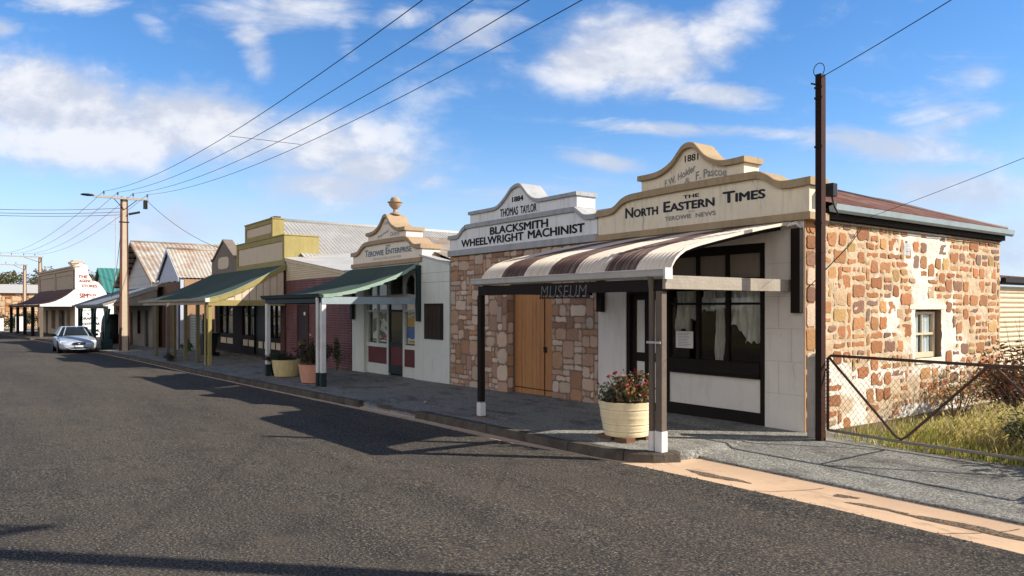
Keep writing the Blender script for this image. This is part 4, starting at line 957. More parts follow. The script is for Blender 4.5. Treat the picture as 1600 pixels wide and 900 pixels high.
lettering('lettering', [('Terowie', -22.06, -20.75, 3.525, 3.735, dict(bold=.02, small=True)), ('Enterprise', -20.60, -18.97, 3.54, 3.735, dict(bold=.02, small=True))], M['text_blue'], pl, nf(YF+.006))
lettering('faded_lettering', [('THE', -20.62, -20.30, 3.765, 3.82, dict(bold=.02))], M['text_blue'], pl, nf(YF+.006))
lettering('faded_lettering', [('NORTH EASTERN ADVERTISER', -21.5, -19.6, 3.39, 3.46)], M['text_pale'], pl, nf(YF+.006))
lettering('faded_lettering', [('1884', -20.75, -20.34, 4.45, 4.54), ('Printing', -21.18, -20.45, 4.04, 4.135, dict(small=True, bold=.01, warp=lambda a: .18*a)), ('Office', -20.35, -19.76, 4.07, 4.20, dict(small=True, bold=.01, warp=lambda a: -.01*a))], M['text_lilac'], pu, nf(YF+.026))
u = MB(); u.lathe([(.16,0),(.16,.05),(.07,.08),(.055,.16),(.09,.19),(.17,.27),(.20,.36),(.235,.375),(.235,.395),(.15,.41),(.15,.47),(.11,.53),(.03,.55)], (-20.55, YF+.3, 4.76), 18)
u.build('urn', M['po_trim'], b, smooth=True, angle=45)
r = MB(); corr(r, [(-17.0, YF+.4, 3.12), (-20.65, YF+.4, 4.15)], (0, 7, 0), .12, .012, sub=4); corr(r, [(-23.1, YF+.4, 3.3), (-20.65, YF+.4, 4.15)], (0, 7, 0), .12, .012, sub=4)
ro = r.build('roof', M['iron_rust'], b, fix=False)
o = MB(); o.box(-23.04, -22.8, YF+.25, 17.2, -.6, 3.2); o.box(-17.1, -16.86, YF+.25, 17.2, -.6, 3.0); o.box(-22.8, -17.1, 17, 17.2, -.6, 3.0); o.build('side_wall', M['po_white'], b)
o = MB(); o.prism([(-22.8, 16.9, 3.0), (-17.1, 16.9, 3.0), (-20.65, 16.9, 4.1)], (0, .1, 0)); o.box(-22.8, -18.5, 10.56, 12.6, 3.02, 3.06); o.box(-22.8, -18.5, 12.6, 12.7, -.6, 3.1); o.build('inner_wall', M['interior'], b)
VX0, VX1, VY = -23.15, -18.55, 7.5
prof = [(10.28,3.16),(9.95,2.97),(9.6,2.80),(9.2,2.64),(8.8,2.51),(8.4,2.39),(8.0,2.30),(7.75,2.26),(7.45,2.235)]
v = MB(); corr(v, [(VX0, yy, z) for yy, z in prof], (VX1-VX0, 0, 0), .09, .008, sub=4); vr = v.build('verandah_roof', M['iron_green'], b, smooth=True, fix=False)
e = MB()
for (y0, z0), (y1, z1) in zip(prof, prof[1:]): e.hexa([(VX1-.01,y0,z0-.09),(VX1+.03,y0,z0-.09),(VX1+.03,y1,z1-.06),(VX1-.01,y1,z1-.06)], [(VX1-.01,y0,z0+.02),(VX1+.03,y0,z0+.02),(VX1+.03,y1,z1+.02),(VX1-.01,y1,z1+.02)])
e.build('edge_strip', M['green_pale'], vr)
gt = MB(); gt.prism([(VX0-.15, VY-.03-py, 2.24+pz) for py, pz in gp], (VX1-VX0+.2, 0, 0)); gt.build('gutter', M['green_beam'], vr)
e = MB(); e.box(VX0, VX1-.05, VY-.05, VY+.04, 2.03, 2.165); e.build('beam', M['green_beam'], vr)
e = MB(); e.box(VX1-.05, VX1+.02, VY-.06, YF-.1, 2.00, 2.19); e.build('tie_beam', M['gutter_blue'], vr)
e = MB(); e.box(VX0, VX0+.06, VY+.04, YF-.1, 2.02, 2.16); e.build('tie_beam', M['green_beam'], vr)
for x in (-18.45, -22.9):
    e = MB(); e.box(x-.08, x+.08, YF-.11, YF-.008, 1.52, 3.1); e.build('wall_plate', M['green_beam'], vr, bevel=.01)
for x in (-18.62, -23.05):
    zz = zpath(x, VY); o = MB(); o.box(x-.075, x+.075, VY-.06, VY+.06, zz+.36, 2.03 if x > -20 else 2.03); po = o.build('post', M['post_white'], vr, bevel=.008); foot_piece(po, x, VY, zz, .16, .13, .36, M['green_beam'])
x = -18.80; o = MB(); o.tube([(x, VY-.07, zpath(x, VY)+.36), (x, VY-.07, 1.98), (x+.06, VY-.1, 2.17)], .05, 10); dp = o.build('downpipe', M['post_white'], vr, smooth=True, angle=40)
o = MB(); o.tube([(x, VY-.07, zpath(x, VY)-.03), (x, VY-.07, zpath(x, VY)+.36)], .054, 10); o.build('downpipe_foot', M['green_beam'], dp, smooth=True, angle=40)

# ------------------------------------------------------------------ maroon corrugated shed between the green shops
b = thing('corrugated_shed', 'maroon corrugated iron shed with cream gable strip and dark purple door', 'shed', (-26.3, YF, -.2))
def hcorr(mb, x0, x1, z0, z1, y, pitch=.085, amp=.012, holes=(), top=None, axis='x', n=8):
    """sheet with horizontal corrugations on a wall line"""
    k = int((z1-z0)/pitch*4); segs = sorted({x0, x1, *[h[0] for h in holes], *[h[1] for h in holes]}); 
    for a, c in zip(segs, segs[1:]):
        for i in range(k):
            za, zb_ = z0+(z1-z0)*i/k, z0+(z1-z0)*(i+1)/k; xm = (a+c)/2
            if any(h[0] < xm < h[1] and h[2] < (za+zb_)/2 < h[3] for h in holes): continue
            f = lambda z: y-amp*(1+math.sin(2*PI*(z-z0)/pitch))
            if axis == 'x': mb.quad((a, f(za), za), (c, f(za), za), (c, f(zb_), zb_), (a, f(zb_), zb_))
            else: mb.quad((f(za), a, za), (f(za), c, za), (f(zb_), c, zb_), (f(zb_), a, zb_))
SLX = lambda x: 3.80-(x+29.35)*.80/6.2
w = MB(); hcorr(w, -29.35, -23.1, -.5, 2.98, YF, holes=[(-28.05, -26.9, -.5, 2.06)]); fw_ = w.build('front_wall', M['red_corr'], b, fix=False, smooth=True)
w = MB(); n = 30
for i in range(n):
    xa, xb = -29.35+6.2*i/n, -29.35+6.2*(i+1)/n; top = min(SLX(xa), SLX(xb)); k = 0; z = 2.98
    while z < top:
        z2 = min(z+.022, top); q = lambda zz: YF-.012*(1+math.sin(2*PI*(zz-2.98)/.085)); w.quad((xa,q(z),z),(xb,q(z),z),(xb,q(z2),z2),(xa,q(z2),z2)); z = z2
w.build('gable_sheet', M['cream_corr'], b, fix=False, smooth=True)
w = MB(); w.prism([(-29.38, YF-.06, SLX(-29.38)-.03), (-23.1, YF-.06, SLX(-23.1)-.03), (-23.1, YF-.06, SLX(-23.1)+.10), (-29.38, YF-.06, SLX(-29.38)+.10)], (0, .06, 0)); w.build('barge_board', M['cream_corr'], b)
r = MB(); r.quad((-29.4, YF-.1, SLX(-29.4)+.1), (-23.05, YF-.1, SLX(-23.05)+.1), (-23.05, 16, SLX(-23.05)+.75), (-29.4, 16, SLX(-29.4)+.75)); r.quad((-29.4, YF-.1, SLX(-29.4)+.085), (-23.05, YF-.1, SLX(-23.05)+.085), (-23.05, 16, SLX(-23.05)+.735), (-29.4, 16, SLX(-29.4)+.735))
r.build('roof', M['iron_white'], b, fix=False)
r = MB(); r.box(-29.35, -29.25, YF+.02, 16, -.5, 3.7); r.box(-23.2, -23.1, YF+.02, 16, -.5, 2.95); r.box(-29.25, -23.2, 15.9, 16, -.5, 3.0); r.box(-28.5, -26.5, YF+.1, YF+.2, -.5, 2.4); r.build('side_wall', M['red_corr'], b)
d = MB(); d.box(-28.05, -26.9, YF-.03, YF+.05, -.35, 2.06); do = d.build('door', M['purple_door'], b, bevel=.01)
d = MB()
for a, c, e, g in ((-28.05,-27.98,-.35,2.06), (-26.97,-26.9,-.35,2.06), (-27.98,-26.97,1.99,2.06)): d.box(a, c, YF-.05, YF-.03, e, g)
d.build('door_frame', M['red_brown_timber'], do); d = MB(); d.box(-27.36, -27.20, YF-.036, YF-.03, 1.62, 1.74); d.build('door_plate', M['paper'], do)

# ------------------------------------------------------------------ olive and cream shop
b = thing('olive_shop', 'shop with stepped olive and cream parapet and long green verandah on olive posts', 'building', (-34.8, YF, -.28))
w = MB(); wall(w, -40.2, -29.4, -.7, 3.5, YF+.02, YF+.3, [(-40.0, -29.9, -.7, 2.35)]); w.build('front_wall', M['gable_brown'], b)
w = MB(); w.box(-29.9, -29.42, YF-.06, YF+.02, -.5, 3.5); w.build('pilaster', M['red_brown_timber'], b)
w = MB(); w.box(-40.0, -29.9, YF-.35, YF+.3, -.6, zg(-35)+.12); w.build('step', M['kerb'], b, bevel=.02)
zf = zg(-35)+.12; bays = [(-39.4,-37.0), (-35.6,-33.7), (-31.6,-30.2)]
f = MB(); y = YF+.06
xs_ = [-40.0]+[v_ for p in bays for v_ in p]+[-29.9]
f.box(-40.0, -29.9, y+.004, y+.14, 2.1, 2.35)
for a, c in ((-40.0,-39.4), (-37.0,-35.6), (-30.2,-29.9)): f.box(a, c, y, y+.16, zf, 2.1)
for a, c in bays: f.box(a, c, y+.003, y+.12, zf, zf+.33); f.box(a, c, y+.003, y+.12, zf+.62, zf+.82); f.box(a, c, y+.01, y+.12, 1.52, 1.56)
for a, c in bays:
    for k in range(2): f.box(a+.04+k*(c-a-.1), a+.10+k*(c-a-.1), y, y+.13, zf, 2.1)
    f.box((a+c)/2-.03, (a+c)/2+.03, y+.006, y+.12, zf, 2.1)
sf = f.build('shop_front', M['timber_dark'], b)
f = MB()
for a, c in bays: f.box(a+.1, (a+c)/2-.03, y+.03, y+.06, zf+.33, zf+.62); f.box((a+c)/2+.03, c-.06, y+.03, y+.06, zf+.33, zf+.62)
f.pieces('stall_riser', M['cream_panel'], sf)
f = MB()
for a, c in bays: f.box(a+.1, c-.06, y+.06, y+.066, zf+.82, 2.1)
f.pieces('pane', M['glass'], sf)
for (a, c) in bays:
    lace(a+.2, (a+c)/2+.15, 2.1, lambda q: zf+.85, y+.16, 18).build('curtain', M['curtain'], sf, smooth=True, fix=False)
    lace((a+c)/2+.25, c-.2, 2.1, lambda q: zf+.85, y+.18, 18).build('curtain', M['curtain'], sf, smooth=True, fix=False)
d = MB(); d.box(-33.62, -33.52, y+.05, y+.12, zf, 2.1); d.box(-31.7, -31.6, y+.05, y+.12, zf, 2.1); d.box(-33.52, -31.7, y+.07, y+.11, zf, 2.1); do = d.build('door', M['shop_black'], b)
d = MB(); d.box(-33.3, -32.75, y+.062, y+.07, zf+.3, zf+.6); d.box(-32.5, -31.95, y+.062, y+.07, zf+.3, zf+.6); d.pieces('door_panel', M['cream_panel'], do)
def framed(x0, x1, z0, z1, y0, y1, bw, name):
    w = MB(); w.box(x0, x1, y0, y1, z0, z1); o = w.build(name, M['olive'], b)
    w = MB(); w.box(x0, x0+bw, y0-.07, y0, z0, z1); w.box(x1-bw, x1, y0-.07, y0, z0, z1); w.box(x0+bw, x1-bw, y0-.067, y0, z0, z0+bw); w.box(x0+bw, x1-bw, y0-.067, y0, z1-bw, z1); w.box(x0-.03, x1+.03, y0-.10, y1+.03, z1, z1+.05); w.build('parapet_frame', M['olive'], o, bevel=.01)
    w = MB(); w.box(x0+bw, x1-bw, y0-.02, y0, z0+bw, z1-bw); w.build('parapet_panel', M['cream_panel'], o)
framed(-36.0, -29.42, 3.62, 4.82, YF, YF+1.38, .22, 'parapet_wall'); framed(-34.67, -30.85, 4.871, 5.62, YF, YF+.42, .18, 'parapet_wall')
q = MB(); q.box(-31.5, -31.2, YF+.05, YF+.3, 5.67, 5.75); q.box(-31.15, -30.9, YF+.05, YF+.3, 5.67, 5.74); q.pieces('loose_brick', M['red_brown_timber'], b)
r = MB(); corr(r, [(-29.0, YF+.6, 3.92), (-32.7, YF+.6, 5.76)], (0, 13.5, 0), .17, .030, sub=4); corr(r, [(-36.4, YF+.6, 3.92), (-32.7, YF+.6, 5.76)], (0, 13.5, 0), .17, .030, sub=4)
ro = r.build('roof', M['iron_white'], b, fix=False)
r = MB(); r.tube([(-32.7, YF+.6, 5.79), (-32.7, YF+14.1, 5.79)], .09, 8); r.build('ridge_cap', M['pale_roof'], ro, smooth=True)
r = MB(); r.box(-28.98, -28.86, YF+.6, YF+14.1, 3.80, 3.93); r.build('gutter', M['po_trim'], ro)
r = MB(); r.box(-40.2, -39.9, YF+.3, YF+14, -.7, 3.6); r.box(-29.4, -29.36, YF+.3, YF+14, -.6, 3.85); r.box(-39.9, -29.4, YF+13.8, YF+14, -.6, 3.9); r.box(-40, -29.5, YF+.9, YF+1, -.6, 3); r.box(-39.85, -29.45, YF+.31, YF+.9, 2.5, 2.55); r.build('side_wall', M['gable_brown'], b)
VX0, VX1, VY = -40.6, -29.33, 7.38
prof = [(10.26,3.62),(9.9,3.42),(9.5,3.20),(9.1,2.98),(8.7,2.77),(8.3,2.57),(8.0,2.45),(7.7,2.34),(7.3,2.245)]
skew = lambda x: -.32*max(0, (-29.3-x)/11.3)
v = MB(); corr(v, [(VX0, yy, z) for yy, z in prof], (VX1-VX0, 0, 0), .11, .010, sub=4)
v.v = [(x, yy+skew(x)*(1-sm(7.3, 10.3, yy)), z) for x, yy, z in v.v]
vr = v.build('verandah_roof', M['iron_green'], b, smooth=True, fix=False)
e = MB()
for (y0, z0), (y1, z1) in zip(prof, prof[1:]): e.hexa([(VX1-.02,y0,z0-.2),(VX1+.03,y0,z0-.2),(VX1+.03,y1,z1-.16),(VX1-.02,y1,z1-.16)], [(VX1-.02,y0,z0+.015),(VX1+.03,y0,z0+.015),(VX1+.03,y1,z1+.015),(VX1-.02,y1,z1+.015)])
e.build('barge_board', M['olive'], vr)
e = MB()
for (y0, z0), (y1, z1) in zip(prof, prof[1:]): e.hexa([(VX1-.022,y0,z0-.0),(VX1+.05,y0,z0+.016),(VX1+.05,y1,z1+.016),(VX1-.022,y1,z1)], [(VX1-.022,y0,z0+.04),(VX1+.05,y0,z0+.04),(VX1+.05,y1,z1+.04),(VX1-.022,y1,z1+.04)])
e.build('edge_strip', M['green_pale'], vr)
e = MB(); nb = 9
for i in range(nb):
    ya, yb = 7.75+(10.2-7.75)*i/nb, 7.75+(10.2-7.75)*(i+1)/nb-.02; za, zb_ = [lerp_tab(sorted(prof), q)-.15 for q in (ya, yb)]
    e.hexa([(VX1-.05,ya,2.2),(VX1-.025,ya,2.2),(VX1-.025,yb,2.2),(VX1-.05,yb,2.2)], [(VX1-.05,ya,max(za,2.21)),(VX1-.025,ya,max(za,2.21)),(VX1-.025,yb,max(zb_,2.21)),(VX1-.05,yb,max(zb_,2.21))])
e.build('gable_boards', M['cream_panel'], vr)
e = MB(); e.box(VX1-.06, VX1+.01, VY-.08, YF-.07, 1.98, 2.2); e.build('tie_beam', M['olive'], vr, bevel=.008)
e = MB(); x0, x1 = VX0+.1, VX1-.07
e.hexa([(x0,VY+skew(x0)-.05,2.02),(x1,VY-.05,2.02),(x1,VY+.05,2.02),(x0,VY+skew(x0)+.05,2.02)], [(x0,VY+skew(x0)-.05,2.2),(x1,VY-.05,2.2),(x1,VY+.05,2.2),(x0,VY+skew(x0)+.05,2.2)]); e.build('beam', M['timber_grey'], vr)
gt = MB(); pr_ = [(0,0),(0,-.08),(.11,-.08),(.13,.02)]
gt.hexa([(VX0-.5,VY+skew(VX0)-.16,2.16),(VX1,VY-.16,2.16),(VX1,VY-.05,2.16),(VX0-.5,VY+skew(VX0)-.05,2.16)], [(VX0-.5,VY+skew(VX0)-.18,2.25),(VX1,VY-.18,2.25),(VX1,VY-.05,2.25),(VX0-.5,VY+skew(VX0)-.05,2.25)]); gt.build('gutter', M['timber_grey'], vr)
e = MB(); e.box(VX1-.02, VX1+.09, VY-.2, VY-.05, 2.12, 2.27); e.build('gutter_end', M['post_white'], vr)
for x in (-29.43, -31.05, -32.85, -34.6, -37.9):
    yy = VY+skew(x); w_ = .13; o = MB(); o.box(x-w_/2, x+w_/2, yy-w_/2, yy+w_/2, zpath(x, yy)-.03, 2.02); o.build('post', M['olive'] if x > -30 else M['olive_shaded'], vr, bevel=.008)
x = -29.62; o = MB(); o.tube([(x, VY-.11, zpath(x, VY)-.03), (x, VY-.11, 2.18)], .045, 10); o.build('downpipe', M['olive'], vr, smooth=True, angle=40)
t = MB(); t.box(-30.2, -30.0, YF-.2, YF-.08, 3.0, 3.2)

b = thing('gabled_parapet', 'small brown rendered gable parapet with a blank pale panel beside the stepped olive parapet', 'parapet', (-38.3, YF, 3.4))
w = MB(); gpts = [(-40.6,3.4),(-36.15,3.4),(-36.15,4.25),(-36.5,4.30),(-38.35,5.22),(-40.2,4.34),(-40.6,4.30)]
w.prism([(x, YF-.02, z) for x, z in gpts], (0, .35, 0)); o = w.build('gable_wall', M['gable_brown'], b)
w = MB()
for (xa, za), (xb, zb_) in zip(gpts[2:], gpts[3:]): w.hexa([(xa,YF-.08,za+.002),(xb,YF-.08,zb_+.002),(xb,YF+.4,zb_+.002),(xa,YF+.4,za+.002)], [(xa,YF-.08,za+.1),(xb,YF-.08,zb_+.1),(xb,YF+.4,zb_+.1),(xa,YF+.4,za+.1)])
w.build('coping', M['gable_brown'], o)
w = MB(); cx, cz, rx_, rz_ = -38.35, 4.13, .95, .30; pts = []
for i in range(28):
    a = 2*PI*i/28; pts.append((cx+rx_*math.copysign(abs(math.cos(a))**.5, math.cos(a)), YF-.045, cz+rz_*math.copysign(abs(math.sin(a))**.5, math.sin(a))))
w.prism(pts, (0, .025, 0)); w.build('sign_panel', M['cream_panel'], o)
r = MB(); corr(r, [(-36.3, YF+.35, 4.15), (-38.35, YF+.35, 5.12)], (0, 10, 0), .17, .016, sub=4); corr(r, [(-40.4, YF+.35, 4.15), (-38.35, YF+.35, 5.12)], (0, 10, 0), .17, .016, sub=4); r.build('roof', M['iron_white'], b, fix=False)

# ------------------------------------------------------------------ fence, small gabled cottage, skillion-verandah shop
b = thing('corrugated_fence', 'grey corrugated iron fence seen between the olive verandah posts', 'fence', (-42.2, 9.9, zg(-42)))
w = MB(); hcorr(w, -43.6, -40.9, zg(-42)-.1, 1.55, 9.9, .15, .02); w.build('iron_sheet', M['grey_corr'], b, fix=False, smooth=True)
w = MB()
for x in (-43.6, -40.95): w.box(x-.05, x+.05, 9.92, 10.02, -.6, 1.6)
w.pieces('fence_post', M['wood_boards'], b)
b = thing('white_shed', 'low sunlit white shed wall rising behind the grey corrugated fence', 'shed', (-43, 12.5, -.4))
w = MB(); w.box(-46.5, -41.0, 12.5, 15, -.6, 2.2); w.build('wall', M['agency_white'], b); w = MB(); w.quad((-46.7, 12.3, 2.22), (-40.8, 12.3, 2.22), (-40.8, 15.2, 2.7), (-46.7, 15.2, 2.7)); w.build('roof', M['iron_rust'], b, fix=False)

def gable_building(b, xa, xb, eave, apex, y0, y1, wall_mat, roof_mat, over, z0, pitch, sidem):
    xm = (xa+xb)/2
    w = MB(); w.prism([(xa, y0, z0), (xb, y0, z0), (xb, y0, eave), (xm, y0, apex), (xa, y0, eave)], (0, .25, 0)); f = w.build('gable_wall', wall_mat, b)
    w = MB(); w.box(xb-.25, xb, y0+.25, y1, z0, eave); w.box(xa, xa+.25, y0+.25, y1, z0, eave); w.box(xa+.25, xb-.25, y1-.25, y1, z0, eave); w.build('side_wall', sidem, b)
    sl_ = (apex-eave)/(xm-xa); ex0, ex1 = xa-over, xb+over; ez_ = eave-sl_*over+.08; az = apex+.08
    r = MB()
    for x in (ex1, ex0): corr(r, [(x, y0-over, ez_), (xm, y0-over, az)], (0, y1-y0+over+.3, 0), pitch, pitch*.1, sub=4)
    ro = r.build('roof', roof_mat, b, fix=False)
    r = MB(); r.tube([(xm, y0-over, az+.02), (xm, y1+.3, az+.02)], .08, 8); r.build('ridge_cap', roof_mat, ro, smooth=True)
    r = MB()
    for x, s in ((ex0, 1), (ex1, -1)): r.hexa([(x, y0-over-.03, ez_-.22), (xm, y0-over-.03, az-.22), (xm, y0-over, az-.22), (x, y0-over, ez_-.22)], [(x, y0-over-.03, ez_-.0), (xm, y0-over-.03, az-.0), (xm, y0-over, az-.0), (x, y0-over, ez_-.0)])
    return f, ro, r
b = thing('gabled_cottage', 'narrow cottage with lilac-white gable, brown plank front and short rusty white roof', 'building', (-46.6, 9.4, -.42))
f, ro, r = gable_building(b, -49.4, -43.6, 3.55, 5.25, 9.4, 15.5, M['blue_white'], M['iron_rust'], .12, -.8, .2, M['wood_boards']); r.build('barge_board', M['blue_white'], ro)
w = MB(); x = -49.3
rng = random.Random(4)
while x < -43.7:
    x2 = min(x+.3+.12*rng.random(), -43.65)
    if not (-47.6 < (x+x2)/2 < -46.7) : w.box(x, x2-.02, 9.33, 9.398, -.6, 3.30+.12*rng.random())
    x = x2
w.box(-47.6, -46.7, 9.36, 9.398, 2.0, 3.4)
w.build('plank_cladding', M['wood_boards'], b)
d = MB(); d.box(-47.55, -46.75, 9.34, 9.398, -.45, 2.0); d.build('door', M['red_brown_timber'], b)
d = MB(); d.box(-44.2, -43.75, 9.26, 9.325, -.45, 2.35); d.build('corner_board', M['blue_white'], b)
d = MB(); d.box(-43.61, -43.57, 9.6, 15, .2, 3.5)
d.build('side_cladding', M['orange_wall'], b)

b = thing('skillion_shop', 'old shop with white block gable, rust-streaked roof and blue-grey verandah on bottle-green posts', 'building', (-56.6, 9, -.52))
f, ro, r = gable_building(b, -66.9, -52.7, 3.75, 6.62, 10.25, 24, M['block_white'], M['iron_rust'], .75, -1, .3, M['block_white']); r.build('barge_board', M['cream_trim'], ro)
w = MB()
for i in range(9):
    t = (i+.5)/9
    for s in (-1, 1): xx = -59.8+s*7.85*(1-t); zz = 3.47+3.15*t; w.box(xx-.05, xx+.05, 9.5, 10.25, zz-.16, zz-.06)
w.pieces('purlin_end', M['timber_dark'], ro)
w = MB()
for z in (3.0, 3.6, 4.2, 4.8, 5.4): 
    hw = min(7.0, 7.0*(6.5-z)/2.8); w.box(-59.8-hw, -59.8+hw, 10.247, 10.25, z, z+.02)
w.build('block_joint', M['board'], f)
# street wall under the verandah: door, windows, patched render
w = MB(); wall(w, -62, -47.7, -.9, 2.9, 8.75, 8.99, [(-60.6,-59.6,.6,1.9), (-55.2,-54.2,-.9,1.6), (-52.6,-51.5,.25,1.75), (-50.2,-48.9,-.9,1.75)]); sw_ = w.build('front_wall', M['board'], b)
w = MB(); w.box(-62, -56.5, 8.73, 8.75, -.9, 2.6); w.build('render_patch', M['orange_wall'], sw_)
w = MB(); w.box(-55.2, -54.2, 8.85, 8.9, -.9, 1.6); w.box(-50.2, -48.9, 8.85, 8.9, -.9, 1.75); w.build('door', M['shop_black'], b)
window(b, -52.6, -51.5, .25, 1.75, 8.78, [-52.05], [1.0], .07, .04, M['timber_dark']); q = MB(); q.box(-52.6, -51.5, 8.95, 8.97, .25, 1.75); q.build('curtain', M['curtain'], b)
window(b, -60.6, -59.6, .6, 1.9, 8.70, [], [1.2], .1, .04, M['red_brown_timber'])
r = MB(); A_ = [(-62.2, 6.15, 2.06), (-47.55, 6.15, 2.12), (-47.45, 9.0, 3.12), (-62.2, 9.0, 3.05)]
corr(r, [(-62.2, 6.2, 2.1), (-62.2, 9.0, 3.15)], (14.7, 0, 0), .25, .02, sub=4); r.quad((-62.2, 9.0, 3.14), (-47.6, 9.0, 3.14), (-47.6, 10.3, 3.2), (-62.2, 10.3, 3.2)); vr = r.build('verandah_roof', M['skillion'], b, fix=False)
r = MB(); r.hexa([(-47.53,6.15,1.98),(-47.47,6.15,1.98),(-47.47,9.0,3.0),(-47.53,9.0,3.0)], [(-47.53,6.15,2.13),(-47.47,6.15,2.13),(-47.47,9.0,3.18),(-47.53,9.0,3.18)]); r.build('barge_board', M['timber_grey'], vr)
r = MB(); r.prism([(-47.56, 6.5, 2.03), (-47.56, 8.95, 2.03), (-47.56, 8.95, 2.98)], (.03, 0, 0)); r.build('gable_infill', M['board'], vr)
r = MB(); r.box(-62.2, -47.5, 6.05, 6.17, 1.97, 2.09); r.box(-62.2, -47.57, 6.33, 6.43, 1.86, 2.0); r.build('beam', M['dark_green_post'], vr)
for x in (-47.75, -53.3, -60.2):
    o = MB(); yy = 6.38; zz = zpath(x, yy); o.box(x-.13, x+.13, yy-.13, yy+.13, zz-.05, 1.86)
    for s in (-1, 1): o.prism([(x+s*.13, yy-.05, 1.0), (x+s*.13, yy-.05, 1.3), (x+s*.75, yy-.05, 1.86), (x+s*1.05, yy-.05, 1.86)], (0, .1, 0))
    o.build('post', M['dark_green_post'], vr)
o = MB(); o.box(-48.0, -47.5, 6.12, 6.64, -.6, .1); o.build('post_plinth', M['dark_green_post'], vr, bevel=.02)
tank = MB(); tank.lathe([(.62,0),(.72,.5),(.74,1.0),(.70,1.55),(.6,1.9),(.2,2.0)], (-57.0, 8.0, zg(-57)), 18); tag(tank.build('rainwater_tank', M['shop_black'], None, smooth=True), 'dark round iron tank standing under the bottle-green verandah', 'tank')
bx = MB(); bx.box(-54.6, -53.5, 6.9, 7.5, zg(-54)-.02, zg(-54)+.75); bx.box(-54.65, -53.45, 6.85, 7.55, zg(-54)+.75, zg(-54)+.80); tag(bx.build('wooden_crate', M['shop_black'], None, bevel=.02), 'dark low crate beside the iron tank under the verandah', 'crate')
sb = thing('sign_board', 'blank white upright board leaning under the verandah of the old shop', 'sign', (-51.6, 7.6, zg(-51)))
q = MB(); q.box(-52.0, -51.2, 7.6, 7.64, .25, 1.65); q.build('panel', M['poster_white'], sb); q = MB(); q.box(-51.98, -51.92, 7.64, 7.68, -.5, 1.65); q.box(-51.28, -51.22, 7.64, 7.68, -.5, 1.65); q.pieces('leg', M['timber_dark'], sb)

# ------------------------------------------------------------------ agency stores (turned a little with the street)
AG = thing('agency_store', 'whitewashed store with THE AGENCY STORES painted on its end wall and a curved brown verandah', 'building', (-73.2, 7.4, -.6))
AG.rotation_euler = (0, 0, R(4.7)); OFF[AG.name] = Vector()      # parts below are in the store's own axes
b = AG; L_ = 17.5
e = MB()
prof_e = [(0,-.3),(7.5,-.3),(7.5,2.2),(2.6,3.4),(2.05,4.35),(1.75,4.72),(1.45,4.82),(1.25,4.95),(1.0,5.35),(.92,5.9),(.9,6.15),(.55,6.28),(.42,6.36),(.28,6.26),(0,6.15)]
e.prism([(0, y, z) for y, z in prof_e], (-.35, 0, 0)); ew = e.build('end_wall', M['agency_white'], b)
PX = lambda y, z, dd=0: (.004+dd*4, y, z)
lettering('lettering', [('THE', .22, .92, 5.05, 5.30, dict(bold=.03)), ('AGENCY', .28, 1.42, 4.70, 4.93, dict(bold=.03)), ('STORES.', .48, 1.72, 4.27, 4.50, dict(bold=.03)), ('SIM', .32, .92, 3.37, 3.74, dict(bold=.03)), ('PSON', .95, 1.55, 3.50, 3.72, dict(bold=.02)),
          ('& SON', 1.0, 1.5, 3.30, 3.45)], M['text_red'], ew, PX)
lettering('lettering', [('HOME', .55, 1.45, 2.18, 2.38), ('&', .85, 1.1, 1.88, 2.10), ('DRAPERY', .45, 1.75, 1.48, 1.68, dict(bold=.03)), ('FOOTWEAR', .45, 1.85, 1.0, 1.22, dict(bold=.04)), ('TYRES  OIL', .45, 1.85, .42, .64, dict(bold=.04))], M['text_dark'], ew, PX)
q = MB(); q.box(.003, .006, .5, 1.7, 1.34, 1.37); q.box(.003, .006, .5, 1.7, .84, .87); q.pieces('painted_rule', M['text_dark'], ew)
q = MB(); q.box(-L_, -.35, 0, .3, 2.6, 5.95); pw = q.build('parapet_wall', M['agency_front'], b)
q = MB(); q.box(-L_-.15, .02, -.18, .35, 5.95, 6.12); q.box(-L_-.1, -.02, -.1, .32, 5.75, 5.95); q.box(-L_-.05, -.36, -.07, 0, 3.35, 3.5)
for x0, x1 in ((-L_+.5, -L_/2-.6), (-L_/2+.2, -.9)):
    for a, c in ((3.75, 3.87), (5.35, 5.47)): q.box(x0, x1, -.06, 0, a, c)
    q.box(x0, x0+.12, -.06, 0, 3.87, 5.35); q.box(x1-.12, x1, -.06, 0, 3.87, 5.35)
for x in (-L_/2-.2, -L_+.05, -.75): q.box(x-.2, x+.2, -.08, 0, 3.5, 5.75)
q.build('cornice', M['agency_front'], pw, bevel=.02)
q = MB(); wall(q, -L_, -.35, -.3, 2.6, 0, .3, [(-3.6,-2.2,-.3,2.3), (-7.4,-4.6,.5,2.3), (-11,-9,.5,2.3), (-14,-12.8,-.3,2.3)]); fw_ = q.build('front_wall', M['agency_front'], b)
q = MB(); q.box(-L_+.1, -.4, .28, .34, -.2, 2.5); q.build('shop_front', M['shop_black'], b)
q = MB(); q.box(-L_, -L_+.35, .3, 7.5, -.3, 4.0); q.box(-L_+.35, -.35, 7.2, 7.5, -.3, 2.2); q.build('rear_wall', M['agency_front'], b)
q = MB(); q.quad((-L_, .3, 4.6), (-.4, .3, 4.6), (-.4, 7.6, 2.25), (-L_, 7.6, 2.25)); q.build('roof', M['pale_roof'], b, fix=False)
q = MB(); q.box(-13.1, -12.0, 2.0, 2.9, 3.5, 6.75); q.box(-13.2, -11.9, 1.9, 3.0, 6.75, 6.9); q.box(-13.3, -11.8, 1.8, 3.1, 6.9, 7.1); q.box(-13.1, -12.0, 2.0, 2.9, 7.1, 7.25); q.build('chimney', M['chimney'], b, bevel=.03)
